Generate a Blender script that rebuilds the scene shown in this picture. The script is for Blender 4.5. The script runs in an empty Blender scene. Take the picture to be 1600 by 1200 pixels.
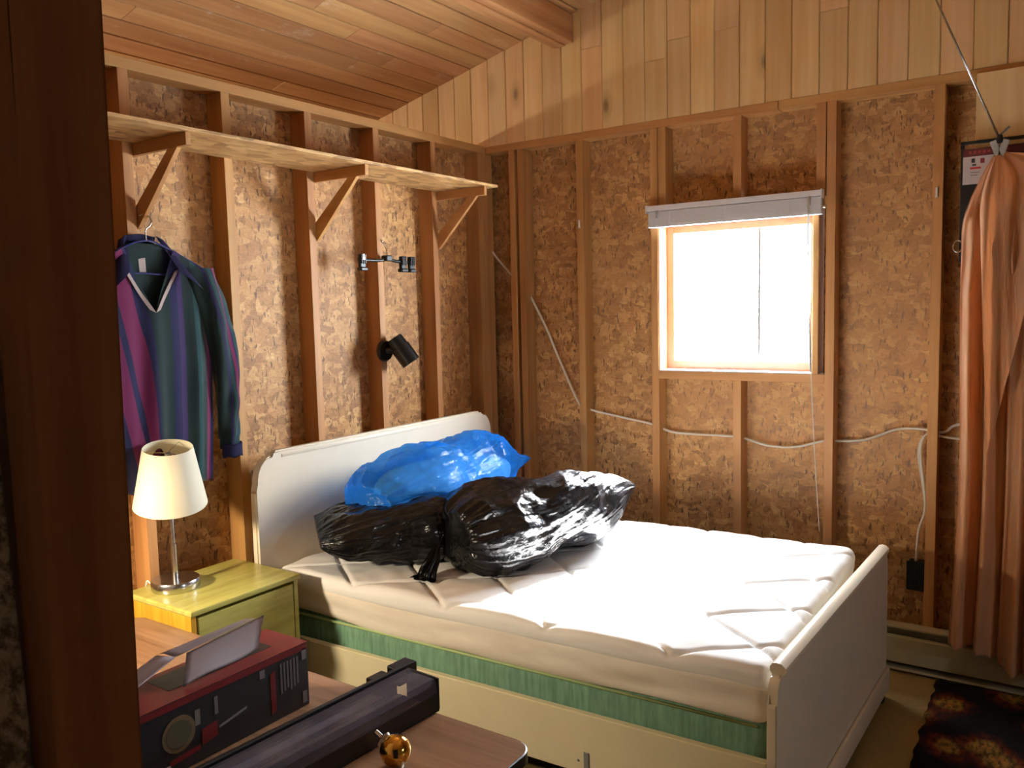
import bpy, bmesh, math, random
from mathutils import Vector, Matrix, noise
random.seed(7)
S = bpy.context.scene
COL = S.collection
PI = math.pi

# ------------------------------------------------------------------ camera
F_PX, YAW, PITCH, ROLL = 1293.3, 0.59884, -0.09135, -0.02433
CAM = Vector((2.7627, -3.8064, 1.5565))
fw = Vector((-math.sin(YAW) * math.cos(PITCH), math.cos(YAW) * math.cos(PITCH), math.sin(PITCH)))
rt = fw.cross(Vector((0, 0, 1))).normalized()
up = rt.cross(fw)
r2 = rt * math.cos(ROLL) + up * math.sin(ROLL)
u2 = -rt * math.sin(ROLL) + up * math.cos(ROLL)
cd = bpy.data.cameras.new('camera'); cam = bpy.data.objects.new('camera', cd); COL.objects.link(cam)
cd.sensor_width = 36; cd.lens = F_PX / 1600 * 36; cd.clip_start = 0.02
m = Matrix((r2, u2, -fw)).transposed().to_4x4(); m.translation = CAM
cam.matrix_world = m
S.camera = cam

# ------------------------------------------------------------------ world, lights, exposure
S.view_settings.view_transform = 'Standard'; S.view_settings.look = 'None'
S.view_settings.gamma = 1; S.view_settings.use_curve_mapping = False
S.view_settings.exposure = 0.35
SKY = 76.0
w = bpy.data.worlds.new('sky'); S.world = w; w.use_nodes = True
bgn = w.node_tree.nodes['Background']
bgn.inputs[0].default_value = (0.80, 0.91, 1.0, 1); bgn.inputs[1].default_value = SKY

def light(name, kind, loc, energy, color, size=0.1, rot=None, portal=False, sx=None):
    d = bpy.data.lights.new(name, kind); o = bpy.data.objects.new(name, d); COL.objects.link(o)
    o.location = loc; d.energy = energy; d.color = color
    if kind == 'AREA':
        d.shape = 'RECTANGLE'; d.size = size; d.size_y = sx or size
        if portal: d.cycles.is_portal = True
    elif kind in ('POINT', 'SPOT'): d.shadow_soft_size = size
    if rot: o.rotation_euler = rot
    return o
# daylight through the little window (portal guides the sky light through the opening)
light('window_portal', 'AREA', (1.47, 0.075, 1.62), 1, (1, 1, 1), 0.80, (-PI / 2, 0, 0), True, 0.80)
light('side_window_portal', 'AREA', (5.26, -1.9, 1.45), 1, (1, 1, 1), 0.24, (0, PI / 2, 0), True, 0.24)
# low sun slanting in through the same window
su = light('sun', 'SUN', (2.5, 2, 3), 190, (0.94, 0.97, 1.0)); su.data.angle = math.radians(5)
su.rotation_euler = Vector((-.02, -1, -.80)).to_track_quat('-Z', 'Y').to_euler()
# bulb in the neighbouring room, behind the half-height stud wall
light('next_room_bulb', 'POINT', (-1.6, -2.0, 2.0), 52, (1.0, 0.86, 0.68), 0.05)
# shaded lamp in the hall behind the door post
hl = light('hall_lamp', 'SPOT', (0.30, -3.0, 1.12), 66, (1.0, 0.84, 0.60), 0.05)
hl.data.spot_size = math.radians(92); hl.data.spot_blend = .75
hl.rotation_euler = Vector((.42, 1.2, -.72)).to_track_quat('-Z', 'Y').to_euler()

# ------------------------------------------------------------------ node helpers
def lin(c):
    return tuple(((x / 255) / 12.92 if x / 255 <= .04045 else ((x / 255 + .055) / 1.055) ** 2.4) for x in c) + (1,)

class NT:
    def __init__(s, name):
        s.m = bpy.data.materials.new(name); s.m.use_nodes = True
        s.t = s.m.node_tree; s.b = s.t.nodes['Principled BSDF']; s.out = s.t.nodes['Material Output']
    def n(s, t, **k):
        x = s.t.nodes.new('ShaderNode' + t)
        for a, v in k.items():
            if a.startswith('i_'):
                q = a[2:]; x.inputs[int(q) if q.isdigit() else q].default_value = v
            else: setattr(x, a, v)
        return x
    def l(s, a, b): s.t.links.new(a, b)
    def math(s, op, a, b=None, c=None, clamp=False):
        x = s.n('Math', operation=op); x.use_clamp = clamp
        for i, v in enumerate((a, b, c)):
            if v is None: continue
            if isinstance(v, (int, float)): x.inputs[i].default_value = v
            else: s.l(v, x.inputs[i])
        return x.outputs[0]
    def mix(s, f, a, b, mode='MIX'):
        x = s.n('Mix', data_type='RGBA', blend_type=mode)
        for i, v in ((0, f), (6, a), (7, b)):
            if isinstance(v, (int, float)): x.inputs[i].default_value = v
            elif isinstance(v, tuple): x.inputs[i].default_value = v
            else: s.l(v, x.inputs[i])
        return x.outputs[2]
    def ramp(s, f, stops, interp='LINEAR'):
        x = s.n('ValToRGB'); e = x.color_ramp.elements; x.color_ramp.interpolation = interp
        while len(e) < len(stops): e.new(0.5)
        for i, (p, c) in enumerate(stops):
            e[i].position = p; e[i].color = c if isinstance(c, tuple) else (c, c, c, 1)
        s.l(f, x.inputs[0]); return x.outputs[0]
    def noise(s, v, scale, detail=3, rough=.55, dims='3D'):
        x = s.n('TexNoise', noise_dimensions=dims); x.inputs['Scale'].default_value = scale
        x.inputs['Detail'].default_value = detail; x.inputs['Roughness'].default_value = rough
        if v is not None: s.l(v, x.inputs['Vector'])
        return x.outputs[0]
    def mapping(s, v, scale=(1, 1, 1), rot=(0, 0, 0), loc=(0, 0, 0)):
        x = s.n('Mapping'); x.inputs['Scale'].default_value = scale; x.inputs['Rotation'].default_value = rot
        x.inputs['Location'].default_value = loc; s.l(v, x.inputs[0]); return x.outputs[0]
    def objv(s, rnd=True):
        tc = s.n('TexCoord')
        if not rnd: return tc.outputs['Object']
        oi = s.n('ObjectInfo'); a = s.n('VectorMath', operation='SCALE'); a.inputs[0].default_value = (13.7, 27.1, 41.3)
        s.l(oi.outputs['Random'], a.inputs['Scale']); b = s.n('VectorMath', operation='ADD')
        s.l(tc.outputs['Object'], b.inputs[0]); s.l(a.outputs[0], b.inputs[1]); s.rnd = oi.outputs['Random']
        return b.outputs[0]
    def bump(s, h, strength, dist=.01):
        x = s.n('Bump'); x.inputs['Strength'].default_value = strength; x.inputs['Distance'].default_value = dist
        s.l(h, x.inputs['Height']); s.l(x.outputs[0], s.b.inputs['Normal'])
    def set(s, col=None, rough=.5, metal=0, **k):
        if col is not None:
            if isinstance(col, tuple): s.b.inputs['Base Color'].default_value = col
            else: s.l(col, s.b.inputs['Base Color'])
        s.b.inputs['Roughness'].default_value = rough; s.b.inputs['Metallic'].default_value = metal
        for a, v in k.items(): s.b.inputs[a.replace('_', ' ')].default_value = v
        return s.m

def wood(name, axis, base, dark, knots=.5, vary=.35, rough=.6, streak=0.0, grain=1.0, hue=.010, flat=None):
    """fir / pine grain running along axis, with sparse knots and board-to-board variation"""
    t = NT(name); v = t.objv()
    sc = [26 * grain] * 3; sc[axis] = 1.3 * grain
    g = t.noise(t.mapping(v, tuple(sc)), 1.0, 5, .6)
    sc2 = [9.0] * 3; sc2[axis] = .5
    g2 = t.noise(t.mapping(v, tuple(sc2)), 1.0, 2, .5)
    f = t.math('ADD', t.math('MULTIPLY', g, .6), t.math('MULTIPLY', g2, .5))
    c = t.mix(t.ramp(f, [(.38, 0.0), (.72, 1.0)]), base, dark)
    # per-board tint
    hs = t.n('HueSaturation'); t.l(c, hs.inputs['Color'])
    t.l(t.math('ADD', t.math('MULTIPLY', t.rnd, vary), 1 - vary * .55), hs.inputs['Value'])
    fr = t.math('FRACT', t.math('MULTIPLY', t.rnd, 7.31))
    t.l(t.math('ADD', t.math('MULTIPLY', fr, hue), .5 - hue / 2), hs.inputs['Hue'])
    c = hs.outputs[0]
    if knots > 0:
        sk = [7.0] * 3; sk[axis] = 3.2
        if flat is not None: sk[flat] = 0.0
        vo = t.n('TexVoronoi', voronoi_dimensions='3D'); vo.inputs['Scale'].default_value = 1.0
        t.l(t.mapping(v, tuple(sk)), vo.inputs['Vector'])
        pick = t.math('LESS_THAN', vo.outputs['Color'], knots * .6)
        k1 = t.ramp(vo.outputs['Distance'], [(.05, 1.0), (.13, 0.0)])
        c = t.mix(t.math('MULTIPLY', k1, pick), c, tuple(x * .22 for x in dark[:3]) + (1,))
        k2 = t.ramp(vo.outputs['Distance'], [(.10, .55), (.30, 0.0)])
        c = t.mix(t.math('MULTIPLY', k2, pick), c, tuple(x * .62 for x in dark[:3]) + (1,))
    if streak > 0:
        ss = [5.0] * 3; ss[axis] = 2.6
        sn = t.noise(t.mapping(v, tuple(ss)), 1.0, 6, .75)
        c = t.mix(t.ramp(sn, [(.60, 0.0), (.74, streak)]), c, (.78, .70, .58, 1))
    t.bump(g, .12, .004)
    return t.set(c, rough)

def osb(name, plane):
    t = NT(name); tc = t.n('TexCoord'); sp = t.n('SeparateXYZ'); t.l(tc.outputs['Object'], sp.inputs[0])
    cb = t.n('CombineXYZ'); t.l(sp.outputs[plane], cb.inputs[0]); t.l(sp.outputs[2], cb.inputs[1])
    v = cb.outputs[0]
    wn = t.n('TexNoise', noise_dimensions='2D'); wn.inputs['Scale'].default_value = 26; wn.inputs['Detail'].default_value = 2
    t.l(v, wn.inputs['Vector'])
    wv = t.n('VectorMath', operation='MULTIPLY_ADD'); t.l(wn.outputs['Color'], wv.inputs[0])
    wv.inputs[1].default_value = (.018, .018, 0); t.l(v, wv.inputs[2]); v2 = wv.outputs[0]
    best = None; colr = None; grn = None
    for i, (ang, sx, sy) in enumerate(((.35, 20, 34), (1.35, 24, 36), (2.45, 21, 41), (1.9, 38, 23))):
        vo = t.n('TexVoronoi', voronoi_dimensions='2D', distance='CHEBYCHEV'); vo.inputs['Scale'].default_value = 1
        t.l(t.mapping(v2, (sx, sy, 1), (0, 0, ang), (i * 3.7, i * 1.9, 0)), vo.inputs['Vector'])
        s2 = t.n('SeparateColor'); t.l(vo.outputs['Color'], s2.inputs[0])
        gn = t.noise(t.mapping(v, (22, 170, 1), (0, 0, ang), (i * 5.1, i * 2.3, 0)), 1, 2, .5, '2D')
        if best is None: best, colr, grn = s2.outputs[0], s2.outputs[1], gn
        else:
            gt = t.math('GREATER_THAN', s2.outputs[0], best)
            mx = t.n('Mix', data_type='FLOAT'); t.l(gt, mx.inputs[0]); t.l(colr, mx.inputs[2]); t.l(s2.outputs[1], mx.inputs[3])
            m3 = t.n('Mix', data_type='FLOAT'); t.l(gt, m3.inputs[0]); t.l(grn, m3.inputs[2]); t.l(gn, m3.inputs[3]); grn = m3.outputs[0]
            colr = mx.outputs[0]; best = t.math('MAXIMUM', s2.outputs[0], best)
    fine = t.noise(t.mapping(v, (60, 60, 1), (0, 0, .6)), 1, 4, .6, '2D')
    k = t.math('ADD', t.math('ADD', t.math('MULTIPLY', colr, .62), t.math('MULTIPLY', grn, .38)), t.math('MULTIPLY', t.math('SUBTRACT', fine, .35), .30))
    c = t.ramp(k, [(.08, lin((100, 64, 34))), (.26, lin((154, 108, 60))), (.60, lin((188, 138, 80))), (.88, lin((212, 166, 104))), (1.0, lin((232, 198, 146)))])
    for sx, sy, ang, th in ((74, 18, .9, .715), (74, 18, -.5, .72), (74, 20, .15, .73)):
        d = t.noise(t.mapping(v2, (sx, sy, 1), (0, 0, ang)), 1, 2, .4, '2D')
        c = t.mix(t.ramp(d, [(th - .02, 0.0), (th + .02, .85)]), c, lin((72, 42, 22)))
    ed = t.n('TexVoronoi', voronoi_dimensions='2D', feature='DISTANCE_TO_EDGE'); ed.inputs['Scale'].default_value = 1
    t.l(t.mapping(v2, (26, 34, 1), (0, 0, .9)), ed.inputs['Vector'])
    c = t.mix(t.ramp(ed.outputs['Distance'], [(.0, .45), (.035, 0.0)]), c, lin((96, 60, 32)))
    big = t.noise(t.mapping(v, (2.2, 2.2, 1)), 1, 3, .5, '2D')
    c = t.mix(t.ramp(big, [(.35, .30), (.65, 0.0)]), c, lin((140, 92, 50)))
    t.bump(t.math('ADD', best, t.math('MULTIPLY', fine, .4)), .35, .006)
    return t.set(c, .62)

def plain(name, col, rough=.5, metal=0, bump=0, bscale=80, var=0, **k):
    t = NT(name); v = t.objv(False); c = col
    if var > 0:
        nz = t.noise(v, 6, 4, .6)
        c = t.mix(t.ramp(nz, [(.35, 0.0), (.7, 1.0)]), col, tuple(x * (1 - var) for x in col[:3]) + (1,))
    if bump > 0: t.bump(t.noise(v, bscale, 3, .6), bump, .004)
    return t.set(c, rough, metal, **k)

PINE, PINE_D = lin((243, 211, 158)), lin((226, 180, 120))
STUD, STUD_D = lin((198, 146, 86)), lin((162, 108, 56))
M = {}
M['stud_z'] = wood('stud wood upright', 2, STUD, STUD_D, .14, .2)
M['stud_y'] = wood('stud wood along wall', 1, STUD, STUD_D, .14, .25)
M['stud_x'] = wood('stud wood across', 0, STUD, STUD_D, .14, .25)
M['gable'] = wood('pine gable board', 2, PINE, PINE_D, .75, .22, hue=.016, flat=1)
M['ceil'] = wood('cedar ceiling board', 1, lin((206, 160, 108)), lin((170, 118, 72)), .08, .30, .5, .5, hue=.014, flat=2)
M['beam'] = wood('beam wood', 1, lin((190, 140, 92)), lin((156, 102, 58)), .12, .2)
M['post'] = wood('shade-darkened door post wood', 2, lin((160, 116, 76)), lin((128, 86, 52)), .34, .1, .55)  # stud wood with the post's shade darkened into its colour
M['osb_x'] = osb('waferboard on window wall', 0)
M['osb_y'] = osb('waferboard on side wall', 1)
M['cream'] = plain('cream gloss paint', lin((226, 214, 178)), .28, 0, .05, 30, .06)
M['white_paint'] = plain('off white gloss paint', lin((228, 214, 190)), .3, 0, .05, 26, .05)
M['dark'] = plain('dark void', lin((30, 24, 20)), .9)
M['white_plastic'] = plain('white plastic', lin((236, 236, 238)), .35)
M['black_metal'] = plain('black enamel', lin((14, 14, 15)), .28)
M['black_plastic'] = plain('black plastic', lin((16, 16, 18)), .4)
M['steel'] = plain('brushed steel', lin((200, 198, 196)), .22, 1)
M['brass'] = plain('polished brass', lin((226, 178, 84)), .12, 1)
M['cable'] = plain('white cable sheath', lin((222, 216, 204)), .45)
M['grey'] = plain('grey plastic', lin((130, 130, 130)), .4)
M['partition'] = plain('dim plaster', lin((150, 128, 104)), .8, 0, .1, 20, .1)

# ------------------------------------------------------------------ mesh helpers
def link(name, me, mat, parent=None):
    o = bpy.data.objects.new(name, me); COL.objects.link(o)
    if mat is not None: me.materials.append(M[mat] if isinstance(mat, str) else mat)
    if parent is not None: o.parent = parent
    return o
def fin(name, bm, mat, parent=None, smooth=False, loc=None):
    me = bpy.data.meshes.new(name)
    bmesh.ops.recalc_face_normals(bm, faces=bm.faces)
    bm.to_mesh(me); bm.free()
    if smooth:
        for p in me.polygons: p.use_smooth = True
        if smooth == 'auto': me.set_sharp_from_angle(angle=math.radians(38))
    o = link(name, me, mat, parent)
    if loc: o.location = loc
    return o
def bx(bm, x0, x1, y0, y1, z0, z1, bev=0, mtx=None):
    r = bmesh.ops.create_cube(bm, size=1)
    vs = r['verts']
    for v in vs:
        v.co = Vector(((x0 + x1) / 2 + v.co.x * (x1 - x0), (y0 + y1) / 2 + v.co.y * (y1 - y0), (z0 + z1) / 2 + v.co.z * (z1 - z0)))
    if bev:
        es = list({e for v in vs for e in v.link_edges})
        rr = bmesh.ops.bevel(bm, geom=es, offset=bev, segments=2, profile=.5, affect='EDGES')
        vs = list({v for f in rr['faces'] for v in f.verts} | {v for v in vs if v.is_valid})
    if mtx is not None:
        for v in vs: v.co = mtx @ v.co
    return vs
def box(name, x0, x1, y0, y1, z0, z1, mat, parent=None, bev=.002):
    """box whose object origin is its centre"""
    bm = bmesh.new(); cx, cy, cz = (x0 + x1) / 2, (y0 + y1) / 2, (z0 + z1) / 2
    bx(bm, x0 - cx, x1 - cx, y0 - cy, y1 - cy, z0 - cz, z1 - cz, bev)
    o = fin(name, bm, mat, None); o.location = (cx, cy, cz)
    if parent is not None:
        o.parent = parent; o.matrix_parent_inverse = Matrix.Translation(-parent.location)
    return o
def smooth_pts(pts, n=6):
    pts = [Vector(p) for p in pts]; out = []
    for i in range(len(pts) - 1):
        p0 = pts[max(i - 1, 0)]; p1 = pts[i]; p2 = pts[i + 1]; p3 = pts[min(i + 2, len(pts) - 1)]
        for k in range(n):
            t = k / n
            out.append(.5 * ((2 * p1) + (p2 - p0) * t + (2 * p0 - 5 * p1 + 4 * p2 - p3) * t * t + (3 * p1 - p0 - 3 * p2 + p3) * t ** 3))
    out.append(pts[-1]); return out
def tube(bm, pts, r, seg=8, caps=True, rads=None):
    pts = [Vector(p) for p in pts]; rings = []; prev = None
    for i, p in enumerate(pts):
        d = (pts[min(i + 1, len(pts) - 1)] - pts[max(i - 1, 0)]).normalized()
        if prev is None:
            a = Vector((0, 0, 1)) if abs(d.z) < .9 else Vector((1, 0, 0)); n = d.cross(a).normalized()
        else: n = (prev - d * prev.dot(d)).normalized()
        prev = n; b = d.cross(n); rr = rads[i] if rads else r
        rings.append([bm.verts.new(p + (n * math.cos(2 * PI * k / seg) + b * math.sin(2 * PI * k / seg)) * rr) for k in range(seg)])
    for a, b in zip(rings, rings[1:]):
        for k in range(seg): bm.faces.new((a[k], a[(k + 1) % seg], b[(k + 1) % seg], b[k]))
    if caps: bm.faces.new(rings[0]); bm.faces.new(rings[-1])
def lathe(bm, prof, seg=32, mtx=None, close=True):
    rings = []
    for r, z in prof:
        if r < 1e-6: rings.append([bm.verts.new((0, 0, z))])
        else: rings.append([bm.verts.new((r * math.cos(2 * PI * k / seg), r * math.sin(2 * PI * k / seg), z)) for k in range(seg)])
    for a, b in zip(rings, rings[1:]):
        for k in range(seg):
            k2 = (k + 1) % seg
            if len(a) == 1 and len(b) == 1: continue
            if len(a) == 1: bm.faces.new((a[0], b[k2], b[k]))
            elif len(b) == 1: bm.faces.new((a[k], a[k2], b[0]))
            else: bm.faces.new((a[k], a[k2], b[k2], b[k]))
    if mtx is not None:
        for r in rings:
            for v in r: v.co = mtx @ v.co
def prism(bm, outline, axis, a0, a1):
    """extrude a 2-D outline; axis=0: outline is (y,z) extruded in x; axis=1: (x,z) in y; axis=2: (x,y) in z"""
    def P(q, a): return (a, q[0], q[1]) if axis == 0 else ((q[0], a, q[1]) if axis == 1 else (q[0], q[1], a))
    A = [bm.verts.new(P(q, a0)) for q in outline]; B = [bm.verts.new(P(q, a1)) for q in outline]
    n = len(outline)
    fa = bm.faces.new(A); fb = bm.faces.new(B[::-1])
    for i in range(n): bm.faces.new((A[i], A[(i + 1) % n], B[(i + 1) % n], B[i]))
    return fa, fb
def grid(bm, nu, nv, fn, wrap=False):
    vs = [[bm.verts.new(fn(i / (nu if wrap else nu - 1), j / (nv - 1))) for i in range(nu)] for j in range(nv)]
    for j in range(nv - 1):
        for i in range(nu if wrap else nu - 1):
            i2 = (i + 1) % nu
            bm.faces.new((vs[j][i], vs[j][i2], vs[j + 1][i2], vs[j + 1][i]))
    return vs
def empty(name, loc=(0, 0, 0)):
    o = bpy.data.objects.new(name, None); COL.objects.link(o); o.location = loc; o.empty_display_size = .05; return o
def tag(o, label=None, cat=None, group=None, kind=None):
    if label: o['label'] = label
    if cat: o['category'] = cat
    if group: o['group'] = group
    if kind: o['kind'] = kind
    return o
def at(o, parent):
    """parent keeping world placement (parent is an unrotated Empty or mesh)"""
    o.parent = parent; o.matrix_parent_inverse = Matrix.Translation(-parent.location); return o
def structure(o, label, cat): return tag(o, label, cat, None, 'structure')

# ================================================================== SETTING
RX, LX, BY = 5.2, -2.6, -5.9
def ceil_z(x): return 2.850 + .245 * x if x < 2.7 else 2.850 + .245 * 2.7 - .245 * (x - 2.7)

# floor
t = NT('olive vinyl floor'); v = t.objv(False)
c = t.mix(t.ramp(t.noise(v, 2.2, 4, .6), [(.35, 0.0), (.7, 1.0)]), lin((160, 138, 84)), lin((132, 112, 66)))
c = t.mix(t.ramp(t.noise(v, 160, 2, .5), [(.4, 0.0), (.62, .3)]), c, lin((110, 92, 50)))
M['floor'] = t.set(c, .45)
o = box('floor', LX, RX, BY, .05, -.08, 0, 'floor', None, 0)
structure(o, 'worn olive yellow vinyl floor of the cabin bedroom', 'floor')

# window wall (plane y = 0), with an opening
WX0, WX1, WZ0, WZ1 = 1.086, 1.839, 1.236, 2.0
bm = bmesh.new()
for a in ((LX, WX0, 0, 3.6), (WX1, RX, 0, 3.6), (WX0, WX1, 0, WZ0), (WX0, WX1, WZ1, 3.6)):
    bx(bm, a[0], a[1], 0, .045, a[2], a[3])
wall_w = fin('wall_window', bm, 'osb_x')
structure(wall_w, 'bare stud wall lined with waferboard, holding the small bright window', 'wall')
SP, SW, SD = .4064, .038, .089
TOP = 2.39
def stud_w(x, z0, z1, name='stud'): return box(name, x, x + SW, -SD, -.001, z0, z1, 'stud_z', wall_w)
X0 = .648
stud_w(.236, .038, TOP); stud_w(.292, .038, TOP)
stud_w(X0, .038, TOP)
stud_w(X0 + SP, .038, TOP)
stud_w(X0 + SP + SW + .004, 2.0, TOP, 'cripple_stud')
stud_w(X0 + 2 * SP, 2.0, TOP, 'cripple_stud')
stud_w(X0 + 2 * SP, .038, WZ0 - .038, 'cripple_stud')
stud_w(X0 + 3 * SP - SW - .004, 2.0, TOP, 'cripple_stud')
stud_w(X0 + 3 * SP, .038, TOP)
stud_w(X0 + 4 * SP, .038, TOP)
for k in range(5, 11): stud_w(X0 + k * SP, .038, TOP)
box('sill_plate', X0 + SP + SW, X0 + 3 * SP, -SD, -.001, WZ0 - .038, WZ0, 'stud_x', wall_w)
box('window_header', X0 + SP + SW, X0 + 3 * SP, -SD, -.001, 1.962, 2.0, 'stud_x', wall_w)
box('bottom_plate', .09, RX, -SD, -.001, 0, .038, 'stud_x', wall_w)
box('top_plate', .09, 1.66, -SD, -.001, TOP, TOP + .036, 'stud_x', wall_w)
box('top_plate', 1.663, RX, -SD, -.001, TOP, TOP + .036, 'stud_x', wall_w)
# pine board fixed over the studs by the hanging cloth
box('plank', 2.42, 2.66, -.108, -.0895, 1.15, 2.405, 'gable', wall_w)
box('plank', 2.664, 2.90, -.108, -.0895, 1.15, 2.405, 'gable', wall_w)

# gable boards above the plate
gx = -.80; k = 0
while gx < 3.05:
    wdt = .1145
    x0, x1 = gx, gx + wdt - .0022
    zt0, zt1 = ceil_z(x0) + .01, ceil_z(x1) + .01
    z0 = TOP + .0365
    segs = [(z0, None)]
    if random.random() < .38 and gx > .6:
        zj = random.uniform(2.66, 2.86); segs = [(z0, zj), (zj + .0015, None)]
    for a, b in segs:
        bm = bmesh.new(); cx, cz = (x0 + x1) / 2, a
        dy = random.uniform(0, .0018)
        ol = [(x0 - cx, 0), (x1 - cx, 0), (x1 - cx, (b if b else zt1) - cz), (x0 - cx, (b if b else zt0) - cz)]
        prism(bm, ol, 1, -.018 - dy, 0)
        bmesh.ops.bevel(bm, geom=[e for e in bm.edges if abs((e.verts[0].co - e.verts[1].co).normalized().z) > .9], offset=.003, segments=1, affect='EDGES')
        o = fin('gable_board', bm, 'gable', None); o.location = (cx, -.070, cz); at(o, wall_w)
    gx += wdt; k += 1
bm = bmesh.new(); bx(bm, LX, RX, -.069, .0, TOP + .04, 2.9)
o = fin('gable_backing', bm, 'stud_x', wall_w)

# left stud wall (plane x = 0), half height: the roof carries on above it
LY = -2.80
wall_l = box('wall_left', -.045, 0, LY, -.001, 0, TOP + .036, 'osb_y', None, 0)
structure(wall_l, 'bare stud side wall lined with golden waferboard behind the bed', 'wall')
def stud_l(y, wdt=SW): return box('stud', .001, SD, y - wdt, y, .038, TOP, 'stud_z', wall_l)
Y0 = -.5187
for k in range(0, 6): stud_l(Y0 - k * SP)
stud_l(-.1275); stud_l(-.0885); stud_l(-.0345, .053)
box('top_plate', .001, SD, LY, -.0895, TOP, TOP + .038, 'stud_y', wall_l)
box('bottom_plate', .001, SD, LY, -.0895, 0, .038, 'stud_y', wall_l)

# outer shell: far left, right and rear walls
for nm, a, lb in (('wall_far_left', (LX - .1, LX, BY, .05, 0, 2.6), 'plain plaster wall of the neighbouring room'),
                            ('wall_rear', (LX, RX, BY - .1, BY, 0, 3.6), 'plain plaster wall behind the viewer')):
    structure(box(nm, *a, 'partition', None, 0), lb, 'wall')

bm = bmesh.new()                      # right end wall with a small side window
for a in ((BY, -2.01, 0, 3.0), (-1.79, .05, 0, 3.0), (-2.01, -1.79, 0, 1.34), (-2.01, -1.79, 1.56, 3.0)): bx(bm, RX, RX + .1, a[0], a[1], a[2], a[3])
wr_ = fin('wall_right', bm, 'partition'); structure(wr_, 'plain plaster wall at the right end of the cabin, with a small side window', 'wall')

# ceiling: slab + the boards in view
bm = bmesh.new()
prism(bm, [(LX - .1, ceil_z(LX) + .03), (2.7, ceil_z(2.7) + .03), (RX + .1, ceil_z(RX) + .03), (RX + .1, ceil_z(RX) + .15), (2.7, ceil_z(2.7) + .15), (LX - .1, ceil_z(LX) + .15)], 1, BY - .1, .08)
ceiling = fin('ceiling', bm, 'ceil')
structure(ceiling, 'sloping ceiling of reddish tongue and groove boards', 'ceiling')
ang = math.atan(.245)
pitch_w = .1115
n0 = -9
for i in range(n0, 22):
    xa = .005 + i * pitch_w
    y = -.07 ; first = True
    while y > -4.6:
        ln = random.uniform(.5, 1.9) if first else random.uniform(1.2, 2.4); first = False
        ya = max(y - ln, -4.7)
        bm = bmesh.new(); L = pitch_w / math.cos(ang) - .007
        bx(bm, -L / 2, L / 2, -(y - ya) / 2 + .0008, (y - ya) / 2 - .0008, 0, .026, .003)
        o = fin('ceiling_board', bm, 'ceil', None)
        xm = xa + pitch_w / 2
        o.location = (xm, (y + ya) / 2, ceil_z(xm) + random.uniform(0, .0015)); o.rotation_euler = (0, -ang, 0)
        at(o, ceiling); y = ya
# purlin beam
b = box('roof_beam', .535, .648, -4.7, -.088, 2.866, 2.97 + .03, 'beam', ceiling, .004)
box('beam_lip', .535, .600, -4.7, -.0885, 2.858, 2.8655, 'beam', ceiling, .002)

# door post close to the camera and the partition it belongs to
pw = Vector((1.756, -3.223, 0)); pl = Vector((1.638, -3.270, 0))
dv = (pl - pw).normalized(); nv = Vector((-dv.y, dv.x, 0))
if nv.dot(CAM - pw) < 0: nv = -nv
def quad_post(name, s0, s1, d0, d1, z0, z1, mat, lean=0.0, parent=None, bev=.003):
    bm = bmesh.new()
    pts = [(pw + dv * s + nv * d) for s, d in ((s0 + (d1 - d0) * 1.0, d0), (s1, d0), (s1, d1), (s0, d1))]
    prism(bm, [(p.x, p.y) for p in pts], 2, z0, z1)
    bmesh.ops.bevel(bm, geom=bm.edges[:], offset=bev, segments=2, affect='EDGES')
    for v in bm.verts: v.co += dv * (v.co.z - .96) * lean
    return fin(name, bm, mat, parent)
part_wall = quad_post('wall_partition', .19, 1.10, -.10, -.03, 0, 2.5, 'partition', 0, None, .002)
structure(part_wall, 'dim partition wall at the left edge behind the door post', 'wall')
post = quad_post('door_post', 0, .136, -.032, 0, 0, 2.62, 'post', -.016)
structure(post, 'shade-darkened knotty pine door post filling the left edge of the view', 'trim'); post.name = 'trim_1'
o = quad_post('post_backing', .128, .185, -.07, -.012, 0, 2.62, 'post', .0, post)
t = NT('grey mottled foil paper'); v = t.objv(False)
c = t.mix(t.ramp(t.noise(v, 34, 5, .7), [(.42, 0.0), (.58, 1.0)]), lin((150, 144, 132)), lin((70, 62, 52)))
M['foil'] = t.set(c, .55)
o = quad_post('insulation_strip', .168, .23, -.011, .004, 0, 1.55, 'foil', .035, post)

# ------------------------------------------------------------------ window
t = NT('window glass'); gl = t.n('BsdfGlass'); gl.inputs['IOR'].default_value = 1.0; gl.inputs['Roughness'].default_value = 0
tr = t.n('BsdfTransparent'); gs = t.n('BsdfGlossy'); gs.inputs['Roughness'].default_value = .02
mx = t.n('MixShader'); mx.inputs[0].default_value = .05; t.l(tr.outputs[0], mx.inputs[1]); t.l(gs.outputs[0], mx.inputs[2]); t.l(mx.outputs[0], t.out.inputs[0])
M['glass'] = t.m
M['sash'] = plain('pinkish primed sash', lin((206, 146, 124)), .5, 0, .1, 40, .1)
win = empty('window_1', (1.46, 0, WZ0)); structure(win, 'small two-pane wooden window glaring white, under a raised blind', 'window')
def W(n, *a, mat='sash', bev=.002): return at(box(n, *a, mat, None, bev), win)
W('jamb', WX0 + .001, WX0 + .012, -.086, .044, WZ0 + .001, 1.961, mat='stud_z')
W('jamb', 1.812, 1.838, -.086, .044, WZ0 + .001, 1.961, mat='stud_z')
W('head_jamb', WX0 + .0125, 1.8115, -.088, .044, 1.931, 1.961, mat='stud_x')
sx0, sx1 = WX0 + .0125, 1.8115
W('sash_stile', sx0, sx0 + .036, .002, .034, WZ0 + .004, 1.930)
W('sash_stile', sx1 - .030, sx1, .002, .034, WZ0 + .004, 1.930)
W('sash_rail', sx0 + .0365, sx1 - .0305, .002, .034, WZ0 + .004, WZ0 + .046)
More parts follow.
